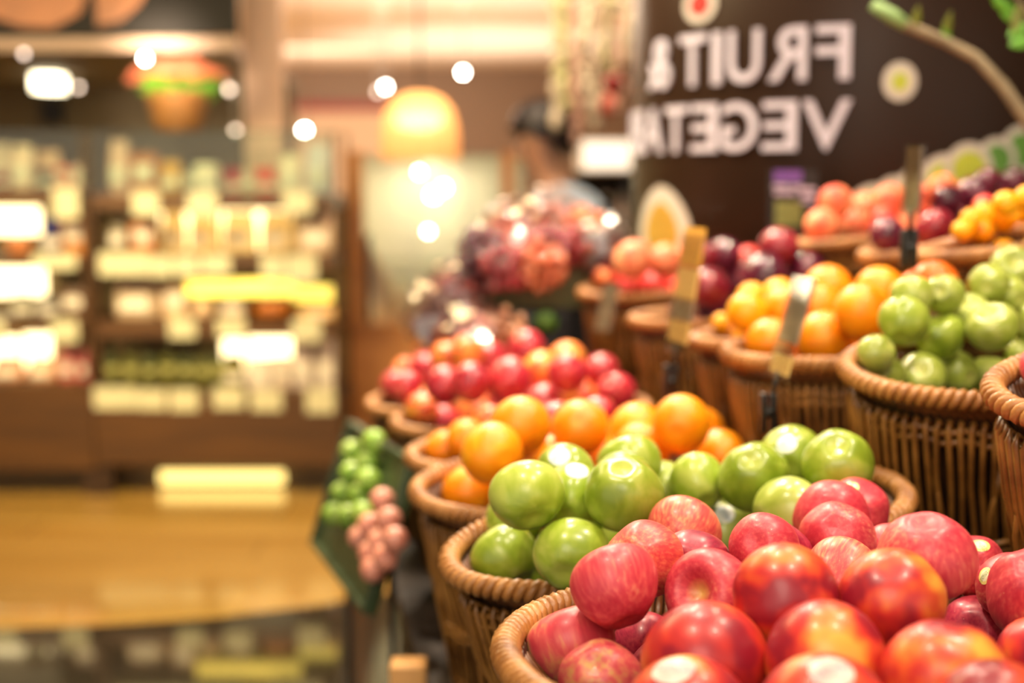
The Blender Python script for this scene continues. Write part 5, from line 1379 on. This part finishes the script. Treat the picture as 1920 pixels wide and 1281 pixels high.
for px, py, r in ((786, 323, .014), (812, 366, .020), (832, 352, .018), (803, 434, .014)):
    p = P(px, py, YK + .38); m = MB(); m.ball((p.x - cx, p.y - YK, p.z), r, 16, 10); o = m.build('case_lamp', MT['case_bulb'], ct); m = MB(); m.tube([(p.x - cx, p.y - YK, p.z + r*.9), (p.x - cx, p.y - YK, ztp)], .003, 6); m.build('lamp_cord', MT['metal'], o)
# leaning light board, jars in the case
p = P(708, 458, YK + .12); m = MB(); Mx = Matrix.Rotation(math.radians(-28), 4, 'Y'); m.bbox((-.05, -.01, -.165), (.05, .01, .165), .004)
o = m.build('leaning_board', MT['counter_light'], None, (p.x, p.y, p.z)); o.rotation_euler = (0, math.radians(-28), 0); o.location.z = zb + .178 ; tag(o, 'light wooden board leaning askew inside the glass case', 'board')
for px, col, lab in ((755, (240, 226, 196), 'white jar in the glass case, left of three'), (800, (236, 216, 180), 'cream jar in the middle of the glass case'), (845, (238, 222, 196), 'pale jar in the glass case, right of three')):
    p = P(px, 500, YK + .3); root = thing('jar', lab, 'jar', (p.x, p.y, zb + .001))
    m = MB(); m.lathe([(.05, 0), (.056, .01), (.056, .15), (.044, .18), (.001, .18)], 24); m.build('body', cmat('jar_%d' % px, col), root)
    m = MB(); m.lathe([(.046, .172), (.046, .2), (.001, .2)], 24); m.build('lid', MT['metal'], root)

# ------------------------------------------------------------------ light box, dark rack and hanging garlands left of the pillar
YB = 7.0
p0 = P(1088, 322, YB); p1 = P(1184, 262, YB); hx = (p1.x - p0.x)/2
MT['lightbox'] = emit('light_box_glow', (255, 244, 226), 1.1)
rk = thing('dark_rack', 'dark rack below the white light box beside the pillar', 'rack', ((p0.x+p1.x)/2, YB, 0))
for s in (-1, 1):
    m = MB(); m.box((s*hx - .02, -.02, 0), (s*hx + .02, .02, p0.z)); m.build('upright', MT['black'], rk)
    m = MB(); m.box((s*hx - .02, .30, 0), (s*hx + .02, .34, p0.z)); m.build('upright', MT['black'], rk)
for zz in (.25, .6, .95): m = MB(); m.box((-hx, -.02, zz), (hx, .34, zz + .025)); m.build('shelf_board', MT['black'], rk)
m = MB(); m.box((-hx, .33, .1), (hx, .345, p0.z)); m.build('back_panel', MT['fascia'], rk)
lb = thing('light_box', 'white light box on top of the dark rack beside the pillar', 'light', ((p0.x+p1.x)/2, YB, p0.z + .001))
m = MB(); m.bbox((-hx - .01, -.05, 0), (hx + .01, .3, p1.z - p0.z), .008); m.build('housing', MT['white'], lb)
m = MB(); m.box((-hx + .01, -.054, .01), (hx - .01, -.05, p1.z - p0.z - .01)); m.build('lit_face', MT['lightbox'], lb)
for i, (px, col) in enumerate(((1108, (196, 180, 190)), (1136, (40, 34, 34)), (1164, (206, 184, 176)))):
    p = P(px, 500, YB + .1); root = thing('bottle', ['pale bottle at the left of the dark rack', 'black bottle in the middle of the dark rack', 'pinkish bottle at the right of the dark rack'][i], 'bottle', (p.x, p.y, .9755))
    r = .03; h_ = .26; m = MB(); m.lathe([(r*.9, 0), (r, .01), (r, h_*.58), (r*.4, h_*.78), (r*.36, h_*.93), (.001, h_*.93)], 20); m.build('body', cmat('rb_%d' % i, col, .25), root)
    m = MB(); m.lathe([(r*.42, h_*.9), (r*.42, h_), (.001, h_)], 16); m.build('cap', MT['metal'], root)
GC = {'white': (236, 222, 198), 'greenish': (206, 206, 146), 'pinkish': (230, 186, 170)}
for i, (px, y1, col, Y) in enumerate([(1040, 250, 'white', 5.1), (1058, 210, 'greenish', 5.0), (1078, 262, 'pinkish', 5.2), (1098, 190, 'white', 5.0), (1118, 240, 'white', 5.15), (1140, 150, 'greenish', 4.9), (1160, 220, 'pinkish', 5.1), (1174, 130, 'white', 5.0)]):
    p = P(px, y1, Y); L_ = CH - p.z
    root = thing('hanging_garland', ['leftmost white', 'short greenish, second from left', 'pinkish, third from left, hanging lowest', 'white, fourth from left', 'white, fifth from left', 'greenish, shortest but one', 'pinkish, next to the pillar', 'white, nearest the pillar edge'][i] + ' garland hanging from the ceiling', 'garland', (p.x, p.y, CH), group='garlands hung beside the pillar')
    m = MB(); m.tube([(0, 0, -.001), (.01, 0, -L_/2), (0, 0, -L_)], .003, 5); m.build('cord', MT['white'], root)
    m = MB(); r2 = random.Random(i); z = -.05
    while z > -L_:
        m.ball((r2.uniform(-.012, .012), r2.uniform(-.012, .012), z), (r2.uniform(.012, .026), .014, r2.uniform(.02, .04)), 8, 6); z -= .055
    m.build('beads', cmat('garland_' + col, GC[col]), root)
p = P(1150, 158, 4.7)
root = thing('red_bauble', 'red ball hanging among the garlands left of the pillar', 'bauble', (p.x, p.y, p.z))
m = MB(); m.ball((0, 0, 0), .034, 20, 12); m.build('ball', cmat('bauble_red', (150, 20, 24), .3), root)
m = MB(); m.tube([(0, 0, .03), (0, 0, CH - p.z - .001)], .003, 5); m.build('cord', MT['white'], root)
p = P(1140, 196, 5.45)
root = thing('red_bauble', 'pinkish red cluster ball low among the garlands', 'bauble', (p.x, p.y, p.z))
m = lumpy(.05, .04, .045, 3); m.build('ball', cmat('bauble_pink', (214, 110, 96), .4), root)
m = MB(); m.tube([(0, 0, .03), (0, 0, CH - p.z - .001)], .003, 5); m.build('cord', MT['white'], root)
# ------------------------------------------------------------------ the shopper behind the grapes, facing left and looking down
MT['skin'] = plain('skin', (222, 172, 148), .5, vary=.03); MT['hair'] = plain('black_hair', (34, 26, 30), .45, vary=.25, scale=40)
MT['shirt'] = plain('pale_blue_white_shirt', (176, 200, 230), .8, vary=.05, scale=14); MT['trouser'] = plain('dark_trousers', (40, 40, 50), .8); MT['shoe'] = plain('dark_shoes', (24, 22, 22), .5)
MT['eye'] = plain('eye_dark', (26, 18, 16), .3, vary=0); MT['lips'] = plain('lips', (176, 92, 86), .5, vary=0)
def skin_mesh(name, joints, edges, mat, sub=2, root_i=0):
    me = bpy.data.meshes.new(name); me.from_pydata([j[:3] for j in joints], edges, []); me.update()
    o = bpy.data.objects.new(name, me); C.objects.link(o)
    md = o.modifiers.new('skin', 'SKIN'); md.use_smooth_shade = True
    for i, j in enumerate(joints):
        sv = me.skin_vertices[0].data[i]; sv.radius = (j[3], j[4] if len(j) > 4 else j[3]); sv.use_root = (i == root_i)
    s = o.modifiers.new('sub', 'SUBSURF'); s.levels = sub; s.render_levels = sub
    dg = bpy.context.evaluated_depsgraph_get(); m2 = bpy.data.meshes.new_from_object(o.evaluated_get(dg))
    bpy.data.objects.remove(o); bpy.data.meshes.remove(me); m2.name = name
    m2.materials.clear(); m2.materials.append(mat)
    for p in m2.polygons: p.use_smooth = True
    return m2
# local frame: the person faces +x here, z up, feet at z = 0
J = []; E = []
def jn(x, y, z, r, r2=None, par=None):
    J.append((x, y, z, r, r2 or r)); i = len(J) - 1
    if par is not None: E.append((par, i))
    return i
pel = jn(0, 0, .86, .105, .13); wa = jn(.01, 0, .98, .09, .12, pel); ch = jn(.04, 0, 1.13, .09, .10, wa); sh = jn(.075, 0, 1.25, .06, .08, ch)
nk = jn(.10, 0, 1.315, .045, .045, sh); hd0 = jn(.135, 0, 1.375, .05, .05, nk); hd1 = jn(.16, 0, 1.43, .078, .070, hd0); hd2 = jn(.15, 0, 1.49, .082, .074, hd1)
hands = []
for s in (-1, 1):
    hp = jn(0, s*.09, .82, .088, .085, pel); kn = jn(.015, s*.095, .46, .056, .056, hp); an = jn(-.02, s*.095, .085, .036, .036, kn); he = jn(.0, s*.10, .045, .038, .036, an); jn(.12, s*.11, .028, .03, .036, he)
    so = jn(.07, s*.165, 1.225, .042, .042, sh); el = jn(.10, s*.21, .985, .038, .038, so); wr = jn(.30, s*.165, .955, .025, .022, el); hands.append((wr, s))
    pm = jn(.365, s*.155, .955, .022, .034, wr)
    for k, (dy, ln) in enumerate(((-.026, .060), (-.009, .070), (.009, .066), (.026, .052))):
        f1 = jn(.395, s*.155 + dy, .952, .0095, None, pm); f2 = jn(.395 + ln*.55, s*.155 + dy*1.1, .940, .0085, None, f1); jn(.395 + ln*.9, s*.155 + dy*1.1, .918, .0075, None, f2)
    t1 = jn(.345, s*.155 - s*.036, .945, .0105, None, pm); t2 = jn(.372, s*.155 - s*.05, .932, .009, None, t1)
me_b = skin_mesh('person_body', J, E, MT['skin'])
pp = P(1022, 500, 5.35)
per = link('person', me_b); per.location = (pp.x + .12, pp.y, 0); per.rotation_euler = (0, 0, PI + .30)
tag(per, 'dark-haired person in a pale blue-white shirt bending left behind the grapes', 'person')
def sub_chain(name, js, es, mat, root_i=0, sub=2):
    return link(name, skin_mesh(name, js, es, mat, sub, root_i), per)
js = [(0, 0, .76, .155, .155), (.01, 0, .98, .145, .145), (.04, 0, 1.13, .155, .155), (.072, 0, 1.22, .135, .135), (.09, 0, 1.30, .062, .062)]; es = [(0, 1), (1, 2), (2, 3), (3, 4)]
for s in (-1, 1):
    b_ = len(js); js += [(.07, s*.175, 1.205, .078, .078), (.088, s*.195, 1.09, .060, .060), (.103, s*.21, .985, .054, .054), (.215, s*.185, .968, .042, .042)]; es += [(3, b_), (b_, b_+1), (b_+1, b_+2), (b_+2, b_+3)]
sub_chain('shirt', js, es, MT['shirt'])
js = [(0, 0, .90, .118, .145), (0, 0, .83, .112, .13)]; es = [(0, 1)]
for s in (-1, 1):
    b_ = len(js); js += [(0, s*.092, .76, .098, .094), (.015, s*.096, .46, .068, .068), (-.015, s*.096, .10, .052, .052)]; es += [(1, b_), (b_, b_+1), (b_+1, b_+2)]
sub_chain('trousers', js, es, MT['trouser'])
for s in (-1, 1): sub_chain('shoe', [(-.02, s*.10, .042, .044, .042), (.05, s*.105, .036, .040, .044), (.14, s*.112, .028, .028, .040)], [(0, 1), (1, 2)], MT['shoe'])
# face and hair; the head bends forward
hc = Vector((.158, 0, 1.455)); Rh = Matrix.Rotation(math.radians(24), 4, 'Y')
def hpt(x, y, z): return hc + Rh @ Vector((x, y, z))
for s in (-1, 1): m = MB(); m.ball(hpt(.074, s*.031, .004), (.010, .013, .010), 10, 8); m.build('eye', MT['eye'], per)
m = MB(); m.tube([hpt(.076, 0, .012), hpt(.094, 0, -.022), hpt(.082, 0, -.034)], [.007, .012, .007], 8); m.build('nose', MT['skin'], per)
m = MB(); m.tube([hpt(.074, -.022, -.056), hpt(.082, 0, -.054), hpt(.074, .022, -.056)], [.004, .007, .004], 8); m.build('mouth', MT['lips'], per)
for s in (-1, 1): m = MB(); m.ball(hpt(.0, s*.074, -.005), (.014, .008, .026), 10, 8); m.build('ear', MT['skin'], per)
rows = []
for i in range(15):
    rw = []
    for k in range(36):
        a = 2*PI*k/36; f_ = .5 + .5 * math.cos(a)
        end = PI * (.86 - .56 * f_ ** 1.2); tt = end * i / 14; r_ = 1.0 + .015 * math.sin(9*a)
        rw.append(hpt(.128*r_*math.sin(tt)*math.cos(a) - .030, .120*r_*math.sin(tt)*math.sin(a), .132*r_*math.cos(tt) + .008))
    rows.append(rw)
m = MB(); m.grid(rows, wrap=True); o = m.build('hair', MT['hair'], per)
md = o.modifiers.new('t', 'SOLIDIFY'); md.thickness = .012; md.offset = -1
m = MB(); m.ball(hpt(-.105, 0, -.045), (.050, .064, .066), 16, 10); m.build('hair_bun', MT['hair'], per)
# ------------------------------------------------------------------ light and exposure
def area(name, loc, size, energy, rgb, target=None, spread=None, shape='DISK'):
    d = bpy.data.lights.new(name, 'AREA'); d.shape = shape; d.size = size; d.energy = energy; d.color = lin(rgb)[:3]
    if spread: d.spread = spread
    o = bpy.data.objects.new(name, d); C.objects.link(o); o.location = loc
    if target is not None:
        o.rotation_euler = (Vector(target) - Vector(loc)).to_track_quat('-Z', 'Y').to_euler()
    return o
WARM = (255, 234, 204)
for x, y, e, tx, ty in [(-.35, .9, 5, .1, 1.25), (.55, .75, 5, .25, 1.3), (.05, 1.9, 7, .15, 1.7), (.9, 1.5, 7, .5, 1.6), (-.1, 2.9, 11, .1, 2.5), (.7, 2.5, 8, .5, 2.3), (-.4, 3.3, 14, -.1, 3.0), (.1, 3.6, 14, 0, 3.1)]:
    area('track_light', (x, y, 2.55), .09, e, WARM, (tx, ty, .9), math.radians(110))
area('broad_fill', (-.4, -.7, 2.3), 1.2, 20, (255, 240, 218), (.1, 1.6, .9))  # unseen front fill added behind the camera to brighten the display
area('broad_fill', (-1.4, 3.4, 2.66), 1.4, 58, (255, 226, 166), (-1.4, 3.6, 0))  # broad fill added over the aisle, no fitting modelled
area('shelf_fill', (-1.5, 3.9, 2.3), .5, 13, (255, 230, 174), (-1.35, 5.9, .75), math.radians(75))  # fill added to brighten the goods of the right bay
area('shelf_fill', (-2.4, 3.9, 2.3), .5, 10, (255, 230, 174), (-2.0, 5.9, .75), math.radians(75))  # matching added fill for the left bay
area('broad_fill', (.1, 5.0, 2.66), 1.2, 50, (255, 228, 192), (.1, 5.9, 0))  # broad fill added over the middle of the hall
area('canopy_fill', (-1.7, 6.9, 1.82), .5, 30, (255, 236, 190), (-1.7, 6.9, 0))  # light added under the canopy to lift the flowers and olive panels
area('flower_fill', (-1.2, 4.4, 1.80), .2, 2.2, (255, 230, 200), (-1.42, 6.0, 1.80), math.radians(18))  # narrow beam added to brighten the blossoms
area('case_fill', (-.4, 6.7, 1.40), .3, 4.5, (255, 242, 220), (-.4, 6.7, 0))  # extra light added to brighten the case interior besides its bulbs
area('broad_fill', (-1.0, 9, 2.66), 2.5, 140, (255, 230, 200), (-1.0, 9, 0))  # broad fill added for the hall beyond the counter
area('broad_fill', (-1.0, 13, 2.66), 3.0, 110, (255, 232, 206), (-1.0, 13, 0))  # broad fill added for the far end of the hall
area('cove_uplight', (-.3, 10.5, 1.5), 3.0, 60, (255, 236, 216), (-.3, 10.5, 4))
area('cove_uplight', (-.3, 14.8, 2.0), 3.0, 45, (255, 236, 216), (-.3, 15, 4))
area('wall_fill', (-2.2, 15.2, 2.0), 1.5, 60, (255, 232, 206), (-2.2, 18, 1.2))  # light added to lift the dim beige part of the back wall
w = bpy.data.worlds.new('world'); SC.world = w; w.use_nodes = True
bg = w.node_tree.nodes['Background']; bg.inputs[0].default_value = lin((255, 236, 214)); bg.inputs[1].default_value = 1.3
SC.view_settings.view_transform = 'Standard'; SC.view_settings.look = 'None'; SC.view_settings.exposure = 0.0; SC.view_settings.gamma = 1.0
SC.view_settings.use_curve_mapping = False
SC.cycles.use_denoising = True
SC.cycles.max_bounces = 8
SC.cycles.caustics_reflective = False; SC.cycles.caustics_refractive = False
